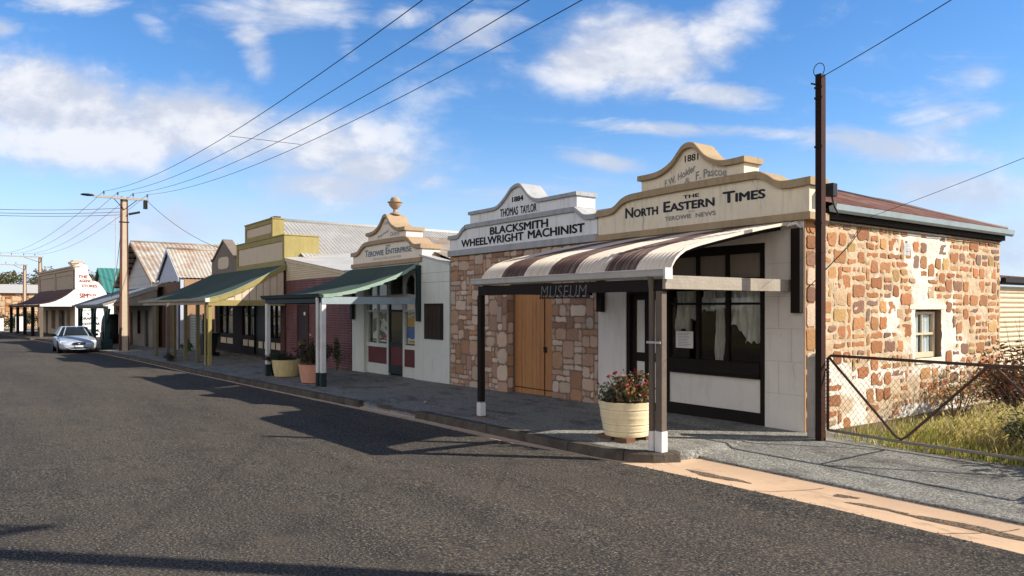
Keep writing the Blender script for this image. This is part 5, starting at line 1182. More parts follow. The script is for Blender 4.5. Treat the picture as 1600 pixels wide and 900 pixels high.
prof = [(0,4.15),(-.3,3.86),(-.6,3.6),(-1.0,3.32),(-1.5,3.06),(-2.0,2.9),(-2.6,2.8)]
q = MB(); corr(q, [(-L_-.3, yy, z) for yy, z in prof], (L_+.2, 0, 0), .3, .02, sub=4); vr = q.build('verandah_roof', M['agency_roof'], b, smooth=True, fix=False)
q = MB(); q.prism([(-.1, yy, z-.02) for yy, z in prof]+[(-.1, -2.6, 2.62), (-.1, 0, 2.62)], (.05, 0, 0)); q.build('gable_infill', M['agency_white'], vr)
q = MB(); q.box(-L_-.3, -.05, -2.65, -2.53, 2.55, 2.76); q.build('beam', M['timber_dark'], vr)
for x in (-.2, -4.5, -8.8, -13.1, -17.4):
    q = MB(); q.box(x-.13, x+.13, -2.58, -2.34, -.15, 2.55); q.build('post', M['timber_post'] if x > -1 else M['timber_dark'], vr)
q = MB(); q.box(-L_-.5, .3, -3.3, 0, -.4, .02); q.build('plinth', M['kerb'], b)
a = thing('radio_mast', 'thin radio mast with crossbars standing behind the whitewashed store', 'mast', (-77, 11.0, 3.0))
q = MB(); q.tube([(-77, 11.0, -.5), (-77, 11.0, 5.5), (-76.9, 11.0, 10.6)], .035, 6); q.build('pole', M['galv'], a)
q = MB()
for z, l in ((10.2, .5), (9.6, .7), (9.3, .35)): q.tube([(-76.95, 11-l, z), (-76.95, 11+l, z)], .015, 5)
q.build('antenna_rod', M['galv'], a)
b = thing('teal_roofed_house', 'house with a plain teal iron roof behind the whitewashed store', 'building', (-80, 18, -.6))
q = MB(); corr(q, [(-74, 9.8, 2.5), (-79.5, 9.8, 5.65)], (0, 16, 0), .4, .03, sub=4); corr(q, [(-85, 9.8, 2.5), (-79.5, 9.8, 5.65)], (0, 16, 0), .4, .03, sub=4); q.build('roof', M['teal_roof'], b, fix=False)
q = MB(); q.prism([(-84.6, 10.1, -.8), (-74.4, 10.1, -.8), (-74.4, 10.1, 2.6), (-79.5, 10.1, 5.5), (-84.6, 10.1, 2.6)], (0, 15.4, 0)); q.build('wall', M['agency_front'], b)

# ------------------------------------------------------------------ far end of the street
b = thing('stone_hall', 'long sunlit rubble stone building with pale hipped roof at the far end of the street', 'building', (-112, 4, -.7))
q = MB(); q.box(-120, -112, -9, 12, -1, 3.75); q.build('wall', M['orange_wall'], b)
rng = random.Random(12); q = MB(); stones(q, -8.9, 11.9, -.9, 3.7, .34, lambda u, v, h: (-111.98+h, u, v), rng, red[:5]+[(.62,.40,.24)]*6+[(.68,.50,.33)]*5, 4, 2, .08, .05, .04, None, .8); q.build('stonework', M['stone'], b, fix=False)
q = MB(); q.hexa([(-120.4,-1,3.75),(-111.6,-1,3.75),(-111.6,12.4,3.75),(-120.4,12.4,3.75)], [(-116,3.2,4.95),(-115.9,3.2,4.95),(-115.9,10,4.95),(-116,10,4.95)]); q.build('roof', M['pale_roof'], b)
rng = random.Random(30)
def leaves(mb, c, r, n, size, cols, rng, shell=.55, lift=0, lf=.55):
    for _ in range(n):
        while True:
            d = Vector((rng.uniform(-1,1), rng.uniform(-1,1), rng.uniform(-1,1)))
            if .05 < d.length <= 1: break
        d = d.normalized()*(shell+(1-shell)*rng.random()**.6); 
        p = Vector((c[0]+d.x*r[0], c[1]+d.y*r[1], c[2]+d.z*r[2]))
        a = Vector((rng.gauss(0,1), rng.gauss(0,1), rng.gauss(0,.7))).normalized(); u = a.cross(Vector((rng.gauss(0,1), rng.gauss(0,1), rng.gauss(0,1)))).normalized()
        s = size*(.6+.8*rng.random()); col = rng.choice(cols); f = .7+.6*rng.random(); mb.col = tuple(x*f for x in col)
        mb.add([p-a*s, p+u*s*lf*.6+a*s*.1, p+a*s, p-u*s*lf*.6+a*s*.1], [(0,1,2,3)])
    mb.col = (1,1,1)
def shrub(name, label, cat, c, R_, n, size, cols, rng, clumps=7, stem=None, group=None, flat=.8):
    t = thing(name, label, cat, (c[0], c[1], c[2]), group); mb = MB(); sm_ = MB()
    for k in range(clumps):
        a = rng.uniform(0, 2*PI); q = rng.random()**.6*.62; cc = (c[0]+R_[0]*q*math.cos(a), c[1]+R_[1]*q*math.sin(a), c[2]+R_[2]*(.55+.95*rng.random())*(1-.45*q)); k_ = .38+.25*rng.random()
        leaves(mb, cc, (R_[0]*k_, R_[1]*k_, R_[2]*k_*flat), n//clumps, size, cols, rng, .35)
        sm_.tube([(c[0]+.1*R_[0]*math.cos(a), c[1]+.1*R_[1]*math.sin(a), c[2]-.05), ((c[0]+cc[0])/2+.04, (c[1]+cc[1])/2, (c[2]+cc[2])/2), cc], [stem or .02, (stem or .02)*.7, (stem or .02)*.3], 5)
    mb.build('foliage', M['leaf'], t, fix=False); sm_.build('stem', M['bark'], t); return t
gdark = [(.035,.055,.022),(.045,.07,.028),(.028,.042,.02),(.06,.075,.03)]
golive = [(.10,.095,.035),(.13,.11,.045),(.075,.08,.032),(.16,.125,.06)]
for i, (x, y, rr, lab) in enumerate([(-104, 2.2, 2.3, 'dark bush left of the far posts at the foot of the sunlit stone hall'), (-103, 5.6, 2.6, 'tall dark bush behind the far verandah posts of the whitewashed store'), (-101, 8.2, 2.2, 'dark bush against the end of the whitewashed store'), (-106, -.6, 1.6, 'low reddish bush at the far left foot of the stone hall')]):
    shrub('bush', lab, 'bush', (x, y, -.7), (rr, rr, 1.5 if i < 3 else .9), 1500, .17, gdark if i < 3 else [(.10,.06,.04),(.08,.07,.035)], rng, 9, .05, 'bushes at the far end of the street')
for i, (y, lab) in enumerate([(2.9, 'small white box standing left of the dark bush'), (4.6, 'larger white box beside the far verandah posts')]):
    q = MB(); q.box(-99.4, -98.9, y-.25-.1*i, y+.25+.1*i, -.66, .7+.2*i); q.box(-99.42, -98.88, y-.27-.1*i, y+.27+.1*i, .7+.2*i, .74+.2*i); tag(q.build('utility_box', M['agency_white'], None, bevel=.03), lab, 'utility box', 'white boxes by the far kerb')
trunk_cols = golive+[(.09,.10,.04)]
for i in range(11):
    x, y = -150-14*rng.random(), -3+2.3*i+1.2*rng.random(); h = 8.6+2.0*rng.random(); zb = -.7
    t = thing('gum_tree', ['wide olive tree at the left end of the far tree line', 'rounded olive tree in the far tree line', 'loose yellowish tree in the far tree line'][min(2, i % 3)] + ', number %d from the left' % (i+1), 'tree', (x, y, zb), 'trees beyond the stone hall')
    t['label'] = ['leftmost olive tree of the far tree line beyond the stone hall', 'second olive tree of the far tree line from its left end', 'third olive tree of the far tree line, beyond the stone hall', 'fourth olive tree of the far tree line, left of the far poles', 'olive tree rising above the pale roof left of the two far poles', 'olive tree in the far tree line straight behind the two far poles', 'olive tree in the far tree line just right of the far poles', 'olive tree in the far tree line beside the brown verandah roof', 'olive tree hidden mostly by the whitewashed store, third tree from the right end', 'olive tree behind the whitewashed store, second tree from the right end', 'rightmost olive tree of the far tree line behind the whitewashed store'][i]
    tr = MB(); tr.tube([(x, y, zb-.2), (x+.2, y+.1, zb+h*.35), (x+.1, y-.2, zb+h*.6)], [.3, .22, .12], 7)
    cr_ = MB()
    for k in range(9):
        a = rng.uniform(0, 2*PI); q = 2.6*rng.random()**.5; cc = (x+q*math.cos(a), y+1.3*q*math.sin(a), zb+h*(.5+.38*rng.random()))
        leaves(cr_, cc, (1.7, 2.0, 1.15), 130, .30, trunk_cols, rng, .3); tr.tube([(x+.15, y, zb+h*.4), cc], [.1, .03], 5)
    tr.build('trunk', M['bark'], t); cr_.build('crown', M['leaf'], t, fix=False)

# ------------------------------------------------------------------ power poles and cables
def stobie(name, label, x, y, h, wb, wt, arm=None, armz=None, z0=None, group='steel and concrete power poles', thick=.16):
    z0 = zg(x)-.04 if z0 is None else z0
    t = thing(name, label, 'power pole', (x, y, z0), group)
    c = MB(); st = MB()
    def strip(mb, a0, a1, b0, b1, tx0, tx1):                     # tapered bar between fractions of the width
        f = lambda w, a: -w/2+w*a
        mb.hexa([(x-tx0,y+f(wb,a0),z0-.3),(x+tx0,y+f(wb,a0),z0-.3),(x+tx0,y+f(wb,a1),z0-.3),(x-tx0,y+f(wb,a1),z0-.3)],
                [(x-tx1,y+f(wt,a0),z0+h),(x+tx1,y+f(wt,a0),z0+h),(x+tx1,y+f(wt,a1),z0+h),(x-tx1,y+f(wt,a1),z0+h)])
    strip(c, .26, .85, 0, 0, thick/2*.9, thick/2*.8); strip(st, 0, .259, 0, 0, thick/2, thick/2); strip(st, .851, 1, 0, 0, thick/2, thick/2)
    c.build('concrete_core', M['concrete'], t); st.build('steel_side', M['rust_red'], t)
    if arm:
        a = MB(); a.box(x+.09, x+.19, y+arm[0], y+arm[1], z0+armz-.06, z0+armz+.06); ao = a.build('crossarm', M['arm_timber'], t)
        br = MB(); br.tube([(x+.14, y+arm[0]*.35, z0+armz-.06), (x+.1, y, z0+armz-.6)], .02, 5); br.tube([(x+.14, y+arm[1]*.5, z0+armz-.06), (x+.1, y, z0+armz-.6)], .02, 5); br.build('brace', M['rust_steel'], t)
        for dy in arm[2]:
            q = MB(); q.lathe([(.012,0),(.012,.10),(.045,.11),(.05,.15),(.03,.17),(.045,.19),(.04,.24),(.015,.26)], (x+.14, y+dy, z0+armz+.06), 8); q.build('insulator', M['ceramic'], ao)
    return t, z0
MPX, MPY = -44.6, 6.78
mp, mz = stobie('power_pole', 'rust-edged concrete power pole with crossarm standing on the footpath by the silver car', MPX, MPY, 8.32, .50, .34, (-1.45, 1.2, (-.98,-.32,.42,1.12)), 8.22)
q = MB(); AZ = mz+8.28
q.lathe([(.02,-.35),(.10,-.25),(.13,0),(.10,.2),(.03,.32)], (0,0,0), 10)
q.v = [(MPX+.14+v[0], MPY-1.72+v[2], AZ-.02+v[1]*.55) for v in q.v]; q.build('street_lamp', M['shop_black'], mp, smooth=True)
q = MB(); q.box(MPX+.02, MPX+.20, MPY+.93, MPY+1.12, AZ-.55, AZ-.08); q.tube([(MPX+.14, MPY+.2, AZ-.9), (MPX+.14, MPY+.75, AZ-.75)], .06, 6); q.build('switch_box', M['shop_black'], mp)
q = MB(); q.box(MPX-.45, MPX+.85, MPY-.45, MPY+.75, mz+.0, mz+.045); q.build('concrete_pad', M['concrete'], mp, bevel=.01)
q = MB(); q.box(MPX-.09, MPX+.09, MPY-.24, MPY+.24, AZ-1.35, AZ-1.30); q.build('band', M['rust_steel'], mp)
fp1, f1z = stobie('power_pole', 'taller of the two far concrete poles, rising behind the curved brown verandah', -95, 6.3, 8.1, .50, .32, (-4.2, .3, (-3.6,-2.6,-1.5,-.5)), 8.05)
fp2, f2z = stobie('power_pole', 'shorter of the two far concrete poles, left of the taller one', -107.5, 5.55, 7.85, .50, .32, (-3.2, .3, (-2.8,-1.9,-.9)), 7.75)
NPX, NPY = -.3, 7.25
npole, nz = stobie('power_pole', 'near concrete power pole by the gate end that throws its shadow over the road', NPX, NPY, 7.35, .24, .17, (-1.45, 1.2, (-.98,-.32,.42,1.12)), 7.0)
op, oz = stobie('power_pole', 'concrete power pole on the opposite side of the street', -43.2, -9.9, 8.2, .5, .34, (-1.2, 1.2, (-.9, 0, .9)), 8.1)
def cable(name, label, p, q, sag, r=.011, n=28, group=None, extra=None):
    p, q = Vector(p), Vector(q); mb = MB(); mb.tube([p+(q-p)*(i/n)+Vector((0,0,-sag*4*(i/n)*(1-i/n))) for i in range(n+1)], r, 5)
    return tag(mb.build(name, M['wire'], None, smooth=True), label, 'cable', group)
ordn = ['line nearest the road', 'second line from the road', 'third line from the road', 'line nearest the shops']
for i, dy in enumerate((-.98,-.32,.42,1.12)):
    zt = mz+8.22+.3
    cable('power_line', 'overhead power line over the near shop roofs, '+ordn[i], (MPX+.14, MPY+dy, zt), (NPX+.14, NPY+dy-.49, nz+7.0+.3), .98, .0085, 40, 'overhead lines between the power poles')
    cable('power_line', 'overhead power line from the near crossarm to the far poles, '+ordn[i], (MPX+.14, MPY+dy, zt), (-94.86, 6.3+(-3.6,-2.6,-1.5,-.5)[i], f1z+8.35), .9, .010, 24, 'overhead lines to the far poles')
for i, (dy, dz) in enumerate(((-.3, -.75), (0, -.95), (.15, -1.1))):
    cable('service_cable', ['topmost', 'middle', 'lowest'][i]+' of three cables crossing the street to the left of the pole', (MPX+.05, MPY-.2, AZ+dz+.15), (-43.2, -9.9+dy, oz+7.9+dz*.5), .55, .012, 20, 'cables crossing the street')
cable('service_cable', 'cable falling from the crossarm to the brown gable roof', (MPX+.14, MPY+1.1, AZ-.1), (-39.2, 11.2, 4.7), .45, .012, 18)
cable('service_cable', 'cable falling steeply from the pole to the blue-grey verandah', (MPX, MPY-.1, AZ-1.2), (-52.0, 7.2, 2.55), .5, .014, 18)
q = MB(); q.tube([(-21.3, 5.85, 6.68), (-21.3, 6.5, 6.69), (-21.3, 7.2, 6.70), (-21.3, 7.9, 6.71)], .007, 5); tag(q.build('line_spreader', M['wire'], None), 'thin spreader bar tying the overhead lines together', 'spreader')

b = thing('service_pole', 'tall dark rusty steel post at the corner of the newspaper office', 'pole', (-6.02, 9.9, 0))
q = MB(); x, y = -6.0, 9.9
q.box(x-.045, x+.045, y-.055, y-.043, -.2, 5.26); q.box(x-.045, x+.045, y+.043, y+.055, -.2, 5.26); q.box(x-.01, x+.01, y-.043, y+.043, -.2, 5.26); o = q.build('steel_post', M['rust_steel'], b)
q = MB(); q.box(x+.0455, x+.051, y-.055, y+.055, -.2, 5.24); q.build('flange', M['flange'], b)
q = MB(); n = 14
q.tube([(x-.02+.085*math.sin(2*PI*i/n), y, 5.33+.10*-math.cos(2*PI*i/n)) for i in range(n+1)], .006, 5)
for z in (5.05, 4.9, 4.2, 3.1): q.box(x-.055, x+.065, y-.067, y-.055, z, z+.03)
q.tube([(x-.10, y-.07, 5.14), (x+.0, y-.075, 5.1)], .012, 6); q.pieces('bracket', M['rust_steel'], b)
cable('service_cable', 'dark twisted cable from the top of the rusty corner post up to the right', (x+.03, y, 5.22), (NPX, NPY, nz+5.75), .06, .006, 16)
cable('service_cable', 'thin cable rising to the right from the eave of the stone side wall', (-6.3, 11.3, 3.24), (NPX, NPY+.1, nz+3.95), .05, .0035, 16)

# ------------------------------------------------------------------ parked car (faces the camera, +X)
def car(x0, yc, z0):
    t = thing('parked_car', 'silver-blue sedan parked at the kerb facing the camera', 'car', (x0-2.4, yc, z0))
    X = lambda u: x0-u                                           # u = distance back from the front bumper
    B = MB()
    # stations: u, half width at sill, half width at shoulder, z bottom, z shoulder, z top (bonnet / boot deck)
    S = [(0.0,.52,.60,.30,.50,.60),(.10,.74,.78,.22,.56,.67),(.35,.86,.88,.19,.64,.75),(.8,.90,.925,.18,.74,.86),(1.35,.91,.935,.18,.82,.95),(1.6,.91,.935,.18,.85,.97),(2.6,.91,.935,.18,.88,.97),(3.6,.91,.935,.19,.91,.98),(4.2,.90,.92,.21,.92,1.0),(4.7,.84,.86,.26,.86,.97),(4.9,.70,.72,.36,.72,.82)]
    rings = []
    for u, a, s, zb, zs, zt in S:
        half = [(0,zb),(a*.8,zb),(a,zb+.08),(a+.012,(zb+zs)*.5),(s,zs-.03),(s-.025,zs),(s*.86,zs+(zt-zs)*.62),(s*.5,zt-.008),(0,zt)]
        pts = half+[(-p, z) for p, z in reversed(half[1:-1])]
        rings.append([(X(u), yc+p, z0+z) for p, z in pts])
    n = len(rings[0]); B.add([p for r in rings for p in r], [(i*n+j,(i+1)*n+j,(i+1)*n+(j+1)%n,i*n+(j+1)%n) for i in range(len(rings)-1) for j in range(n)]+[tuple(range(n)), tuple((len(rings)-1)*n+j for j in range(n))])
    body = B.build('body', M['car'], t, smooth=True)
    body.modifiers.new('sub', 'SUBSURF').levels = 1; body.modifiers['sub'].render_levels = 2
    # greenhouse: glass hull and painted roof with pillars
    base = [(1.38,.0),(1.42,.60),(1.62,.84),(2.3,.86),(3.2,.86),(3.75,.82),(4.05,.62),(4.12,0)]
    top = [(2.05,.0),(2.08,.42),(2.18,.60),(2.5,.64),(3.0,.64),(3.3,.60),(3.42,.44),(3.45,0)]
    def ringof(pts, z, s=1): 
        l = [(X(u), yc+w*s, z0+zz) for (u, w), zz in zip(pts, z)]; return l+[(X(u), yc-w*s, z0+zz) for (u, w), zz in list(zip(pts, z))[-2:0:-1]]
    zb = [.965,.955,.93,.92,.93,.95,.985,.99]; zt = [1.40,1.40,1.385,1.385,1.385,1.385,1.385,1.39]
    g = MB(); rb, rt = ringof(base, zb), ringof(top, zt); n = len(rb)
    g.add(rb+rt, [(i,(i+1)%n,n+(i+1)%n,n+i) for i in range(n)]+[tuple(n+i for i in range(n))]); g.build('windows', M['glass_dark'], t, smooth=True, angle=35)
    r = MB(); r2 = ringof(top, [z+.012 for z in zt], 1.015); r3 = ringof([(u*.93+2.75*.07, w*.8) for u, w in top], [1.435]*8)
    r.add(r2+r3, [(i,(i+1)%n,n+(i+1)%n,n+i) for i in range(n)]+[tuple(n+i for i in range(n)), tuple(range(n))])
    for i in (1, 2, 6, 5, 8, 9, 12, 13):                          # pillars over the glass
        j = i if i < n else i-n
        if i in (3, 4, 10, 11): continue
        a, c = Vector(rb[j]), Vector(rt[j]); r.tube([a, a*.5+c*.5, c], .024, 5)
    for s in (1, -1):
        a, c = Vector((X(2.75), yc+s*.865, z0+.92)), Vector((X(2.72), yc+s*.648, z0+1.39)); r.tube([a, c], .03, 5)
    ro = r.build('roof', M['car'], t, smooth=True, angle=50)
    for s in (1, -1):
        h = MB(); pts = [(.12,.42,.60),(.10,.50,.53),(.16,.72,.53),(.34,.855,.60),(.42,.84,.71),(.26,.60,.70)]
        c0 = [(X(u)+.035, yc+s*w, z0+z) for u, w, z in pts]; c1 = [(X(u)-.10, yc+s*w*.97, z0+z) for u, w, z in pts]
        h.add(c0+c1, [tuple(range(6)), tuple(range(11,5,-1))]+[(i,(i+1)%6,6+(i+1)%6,6+i) for i in range(6)]); h.build('headlight', M['lamp_white'], t)
        m = MB(); m.lathe([(.0,-.12),(.07,-.11),(.085,0),(.07,.09),(.0,.1)], (0,0,0), 10); m.v = [(X(1.62)+v[0]*.8, yc+s*1.02+v[2]*1.0, z0+.98+v[1]*.9) for v in m.v]
        m.box(X(1.66), X(1.60), min(yc+s*.86, yc+s*.96), max(yc+s*.86, yc+s*.96), z0+.95, z0+.98); m.build('wing_mirror', M['black_plastic'], t, smooth=True, angle=40)
        for u in (.93, 3.75):
            w = MB(); yy = yc+s*.80; w.lathe([(.20,-.11),(.30,-.115),(.325,-.08),(.325,.08),(.30,.115),(.20,.11)], (X(u), yy, z0+.322), 22, axis='y'); wo = w.build('wheel', M['tyre'], t, smooth=True, angle=40)
            w = MB(); w.lathe([(.03,s*.116),(.19,s*.10),(.205,s*.118),(.2,s*.05)], (X(u), yy, z0+.322), 18, axis='y'); w.build('rim', M['rim'], wo)
            w = MB(); w.lathe([(.36,-.02),(.37,0),(.36,.02)], (X(u), yc+s*.915, z0+.34), 22, axis='y'); w.build('wheel_arch', M['black_plastic'], t)
    g = MB(); n = 20; el = lambda a, rx, rz: (rx*math.cos(a), rz*math.sin(a))
    g.add([(X(-.03), yc+el(2*PI*i/n,.33,.082)[0], z0+.565+el(2*PI*i/n,.33,.082)[1]-.02) for i in range(n)]+[(X(.25), yc+el(2*PI*i/n,.33,.082)[0], z0+.565+el(2*PI*i/n,.33,.082)[1]) for i in range(n)], [tuple(range(n)), tuple(range(2*n-1,n-1,-1))]+[(i,(i+1)%n,n+(i+1)%n,n+i) for i in range(n)])
    go = g.build('grille', M['black_plastic'], t)
    g = MB(); g.prism([(X(-.033), yc+el(2*PI*i/n,.085,.035)[0], z0+.548+el(2*PI*i/n,.085,.035)[1]) for i in range(n)], (-.01,0,0)); g.build('emblem', M['emblem'], go)
    g = MB(); g.prism([(X(-.037), yc+el(2*PI*i/n,.055,.014)[0], z0+.548+el(2*PI*i/n,.055,.014)[1]) for i in range(n)], (.003,0,0)); g.build('emblem_letters', M['plate'], go)
    g = MB(); g.box(X(.10), X(-.035), yc-.55, yc+.55, z0+.27, z0+.345); g.build('air_intake', M['black_plastic'], t, bevel=.02)
    g = MB(); g.tube([(X(-.03-.0), yc-.62, z0+.36), (X(-.05), yc-.35, z0+.262), (X(-.055), yc, z0+.25), (X(-.05), yc+.35, z0+.262), (X(-.03), yc+.62, z0+.36)], .018, 6); g.build('bumper_lip', M['car'], t, smooth=True)
    g = MB(); g.box(X(-.045), X(-.06), yc-.17, yc+.17, z0+.375, z0+.46); po = g.build('number_plate', M['plate'], t, bevel=.004)
    for s in (1, -1):
        g = MB(); g.tube([(X(1.40), yc+s*.1+.05, z0+.985), (X(1.55), yc+s*.45, z0+1.06)], .01, 5); g.build('wiper', M['black_plastic'], t)
    for s in (1, -1):
        g = MB(); g.box(X(4.92), X(4.75), yc+s*.66-.14, yc+s*.66+.14, z0+.66, z0+.80); g.build('tail_light', M['plain_red'], t, bevel=.02)
    g = MB(); g.box(X(4.6), X(.4), yc-.72, yc+.72, z0+.16, z0+.3); g.build('underbody', M['black_plastic'], t)
    return t
car(-46.0, 4.82, zroad(-48, 4.8)-.0)

# ------------------------------------------------------------------ planters
def barrel(name, label, x, y, z, r0, r1, h, mat, block=.06, lip=0):
    t = thing(name, label, 'planter', (x, y, z)); q = MB(); pr = [(r0*.96, 0)]
    nb = 30
    for i in range(nb+1):
        a = i/nb; r = r0+(r1-r0)*(a**.85); g = 0
        for k in (.14, .34, .52, .76):
            if abs(a-k) < .012: g = -.006
            elif .0 < a-k < .05: g = .004
        pr.append((r+g, h*a))
    if lip: pr += [(r1+lip, h*.97), (r1+lip, h)]
    pr += [(r1-.03, h), (r1-.045, h-.06), (0.0, h-.06)]
    q.lathe(pr, (x, y, z+block), 28)
    # the staves: every vertex column is pushed in or out by a hair
    q.v = [(x+(vx-x)*(1+.008*(hsh(round(math.atan2(vy-y, vx-x), 2), 3)-.5)), y+(vy-y)*(1+.008*(hsh(round(math.atan2(vy-y, vx-x), 2), 3)-.5)), vz) for vx, vy, vz in q.v]
    po = q.build('pot', mat, t, smooth=True, angle=30)
    q = MB(); q.lathe([(.0,0),(r1-.05,0),(r1-.05,.02),(.12,.05)], (x, y, z+block+h-.07), 20); q.build('soil', M['soil'], po, smooth=True)
    if block:
        for k, (a, c) in enumerate(((-.3, -.02), (.05, .3))):
            q = MB(); q.box(x+a, x+c, y-.30, y-.12, z-.01, z+block); q.box(x+a, x+c, y+.1, y+.25, z-.01, z+block); q.pieces('support_brick', M['brick_block'], t, bevel=.006)
    return t
rng = random.Random(17)
def stems_leaves(t, x, y, z, n, spread, h, size, cols, rng, flower=None, nf=0, per=14, fsz=.022):
    lf, st = MB(), MB()
    for k in range(n):
        a = rng.uniform(0, 2*PI); q = spread*rng.random()**.6; hh = h*(.45+.6*rng.random())*(1-.35*(q/spread)**2)
        p0 = Vector((x+q*.45*math.cos(a), y+q*.45*math.sin(a), z)); p1 = Vector((x+q*1.25*math.cos(a), y+q*1.25*math.sin(a), z+hh)); pm = (p0+p1)*.5+Vector((0,0,.06*hh))
        st.tube([p0, pm, p1], [.006, .005, .003], 5)
        for i in range(per):
            u = .25+.75*rng.random(); c = p0+(p1-p0)*u; leaves(lf, c, (.05,.05,.04), 1, size, cols, rng, .2, lf=.75)
        if k < nf:
            fl = MB()
            for i in range(9): 
                fl.col = tuple(v*(.7+.5*rng.random()) for v in flower); d = Vector((rng.gauss(0,1), rng.gauss(0,1), rng.gauss(0,.7))).normalized(); e = d.cross(Vector((.3,.5,.8))).normalized(); c = p1+Vector((0,0,.025))+d*fsz*.6
                fl.add([c-d*fsz*.7, c+e*fsz*.6, c+d*fsz*.7, c-e*fsz*.6], [(0,1,2,3)])
            fl.build('flower', M['flower'], t, fix=False)
    st.build('stem', M['bark'], t); lf.build('foliage', M['leaf'], t, fix=False)
bx_, by_ = -7.86, 7.86
zb = zpath(bx_, by_)
barrel('half_barrel_planter', 'pale yellow half-barrel planter by the white-footed verandah post', bx_, by_, zb, .325, .415, .50, M['barrel_yellow'])
p = thing('flowering_shrub', 'tall orange-green leaved flowering plant with red blooms in the pale yellow planter', 'plant', (bx_+.17, by_, zb+.5))
stems_leaves(p, bx_+.13, by_, zb+.5, 46, .30, .58, .036, [(.16,.13,.05),(.30,.15,.07),(.09,.11,.04),(.36,.20,.10),(.20,.10,.05),(.07,.09,.035)], rng, (.62,.06,.09), 11, 20, .034)
p = thing('flowering_shrub', 'low grey-green plant with pink buds at the left side of the pale yellow planter', 'plant', (bx_-.2, by_, zb+.5))
stems_leaves(p, bx_-.2, by_-.03, zb+.5, 46, .28, .34, .028, [(.12,.14,.09),(.17,.18,.12),(.08,.10,.06),(.20,.19,.13)], rng, (.70,.10,.20), 6, 16, .032)
zb = zpath(-19.85, 7.75)
barrel('half_barrel_planter', 'salmon pink tub planter beside the white verandah post of the printing office', -19.85, 7.72, zb, .32, .40, .50, M['barrel_pink'], .02, .012)
p = thing('bushy_plant', 'reddish green bush growing out of the salmon pink tub', 'plant', (-19.8, 7.72, zb+.5))
stems_leaves(p, -19.8, 7.72, zb+.46, 60, .48, .92, .045, [(.035,.045,.02),(.05,.06,.025),(.08,.05,.03),(.12,.06,.035),(.03,.035,.018)], rng, (.40,.20,.12), 5, 26, .04)
zb = zpath(-22.4, 7.8)
barrel('half_barrel_planter', 'dull yellow half-barrel planter left of the salmon pink tub', -22.4, 7.85, zb, .34, .43, .50, M['barrel_dull'], .02)
p = thing('trailing_plant', 'low dark grey-green plant spilling over the dull yellow planter', 'plant', (-22.4, 7.85, zb+.5))
stems_leaves(p, -22.55, 7.8, zb+.44, 54, .48, .34, .035, [(.030,.045,.035),(.045,.06,.045),(.025,.035,.03)], rng, None, 0, 24)
t = thing('flower_pot', 'small black pot tucked behind the dull yellow planter', 'pot', (-23.0, 8.0, zb)); q = MB(); q.lathe([(.13,0),(.17,.36),(.18,.38),(.16,.38),(.15,.33),(0,.33)], (-23.05, 7.75, zb), 16); q.build('pot', M['black_plastic'], t, smooth=True, angle=40)
rng2 = random.Random(41)
shrub('climbing_plant', 'thin dark plant growing up the maroon iron wall beside the white pier', 'plant', (-23.5, 9.95, zg(-23.5)), (.35,.2,.65), 420, .05, gdark, rng2, 9, .012)
# wheelie bin
zb = zpath(-35.8, 8.9); t = thing('wheelie_bin', 'dark wheelie bin standing among the olive verandah posts', 'bin', (-35.8, 8.9, zb))
q = MB(); q.hexa([(-36.05,8.65,zb+.06),(-35.55,8.65,zb+.06),(-35.55,9.15,zb+.06),(-36.05,9.15,zb+.06)], [(-36.15,8.58,zb+.98),(-35.45,8.58,zb+.98),(-35.45,9.3,zb+.98),(-36.15,9.3,zb+.98)]); q.build('body', M['black_plastic'], t, bevel=.03)
q = MB(); q.hexa([(-36.18,8.54,zb+.98),(-35.42,8.54,zb+.98),(-35.42,9.36,zb+.98),(-36.18,9.36,zb+.98)], [(-36.12,8.6,zb+1.04),(-35.48,8.6,zb+1.04),(-35.48,9.36,zb+1.09),(-36.12,9.36,zb+1.09)]); q.build('lid', M['black_plastic'], t, bevel=.015)
for s in (-.33, .33):
    q = MB(); q.lathe([(.02,-.03),(.1,-.03),(.1,.03),(.02,.03)], (-35.8+s, 9.25, zb+.1), 14, axis='x'); q.build('wheel', M['tyre'], t)
q = MB(); q.tube([(-36.1, 9.4, zb+1.0), (-35.5, 9.4, zb+1.0)], .018, 6); q.build('handle', M['black_plastic'], t)
shrub('weed_clump', 'green weed clump at the foot of the plank cottage front', 'plant', (-41.6, 9.3, zg(-41.6)), (.9,.3,.32), 500, .06, [(.05,.10,.025),(.07,.13,.03)], rng2, 8, .01)
shrub('weed_clump', 'dry dark tuft at the base of a post near the kerb', 'plant', (-33.2, 6.75, zpath(-33.2, 6.75)), (.35,.25,.22), 260, .05, [(.05,.045,.03),(.03,.035,.02)], rng2, 6, .01)
q = MB(); q.box(-33.85, -33.72, 6.72, 6.85, zg(-33.8)-.05, 2.1); tag(q.build('timber_post', M['timber_post'], None, bevel=.01), 'lone weathered timber post at the kerb in front of the olive verandah', 'post')

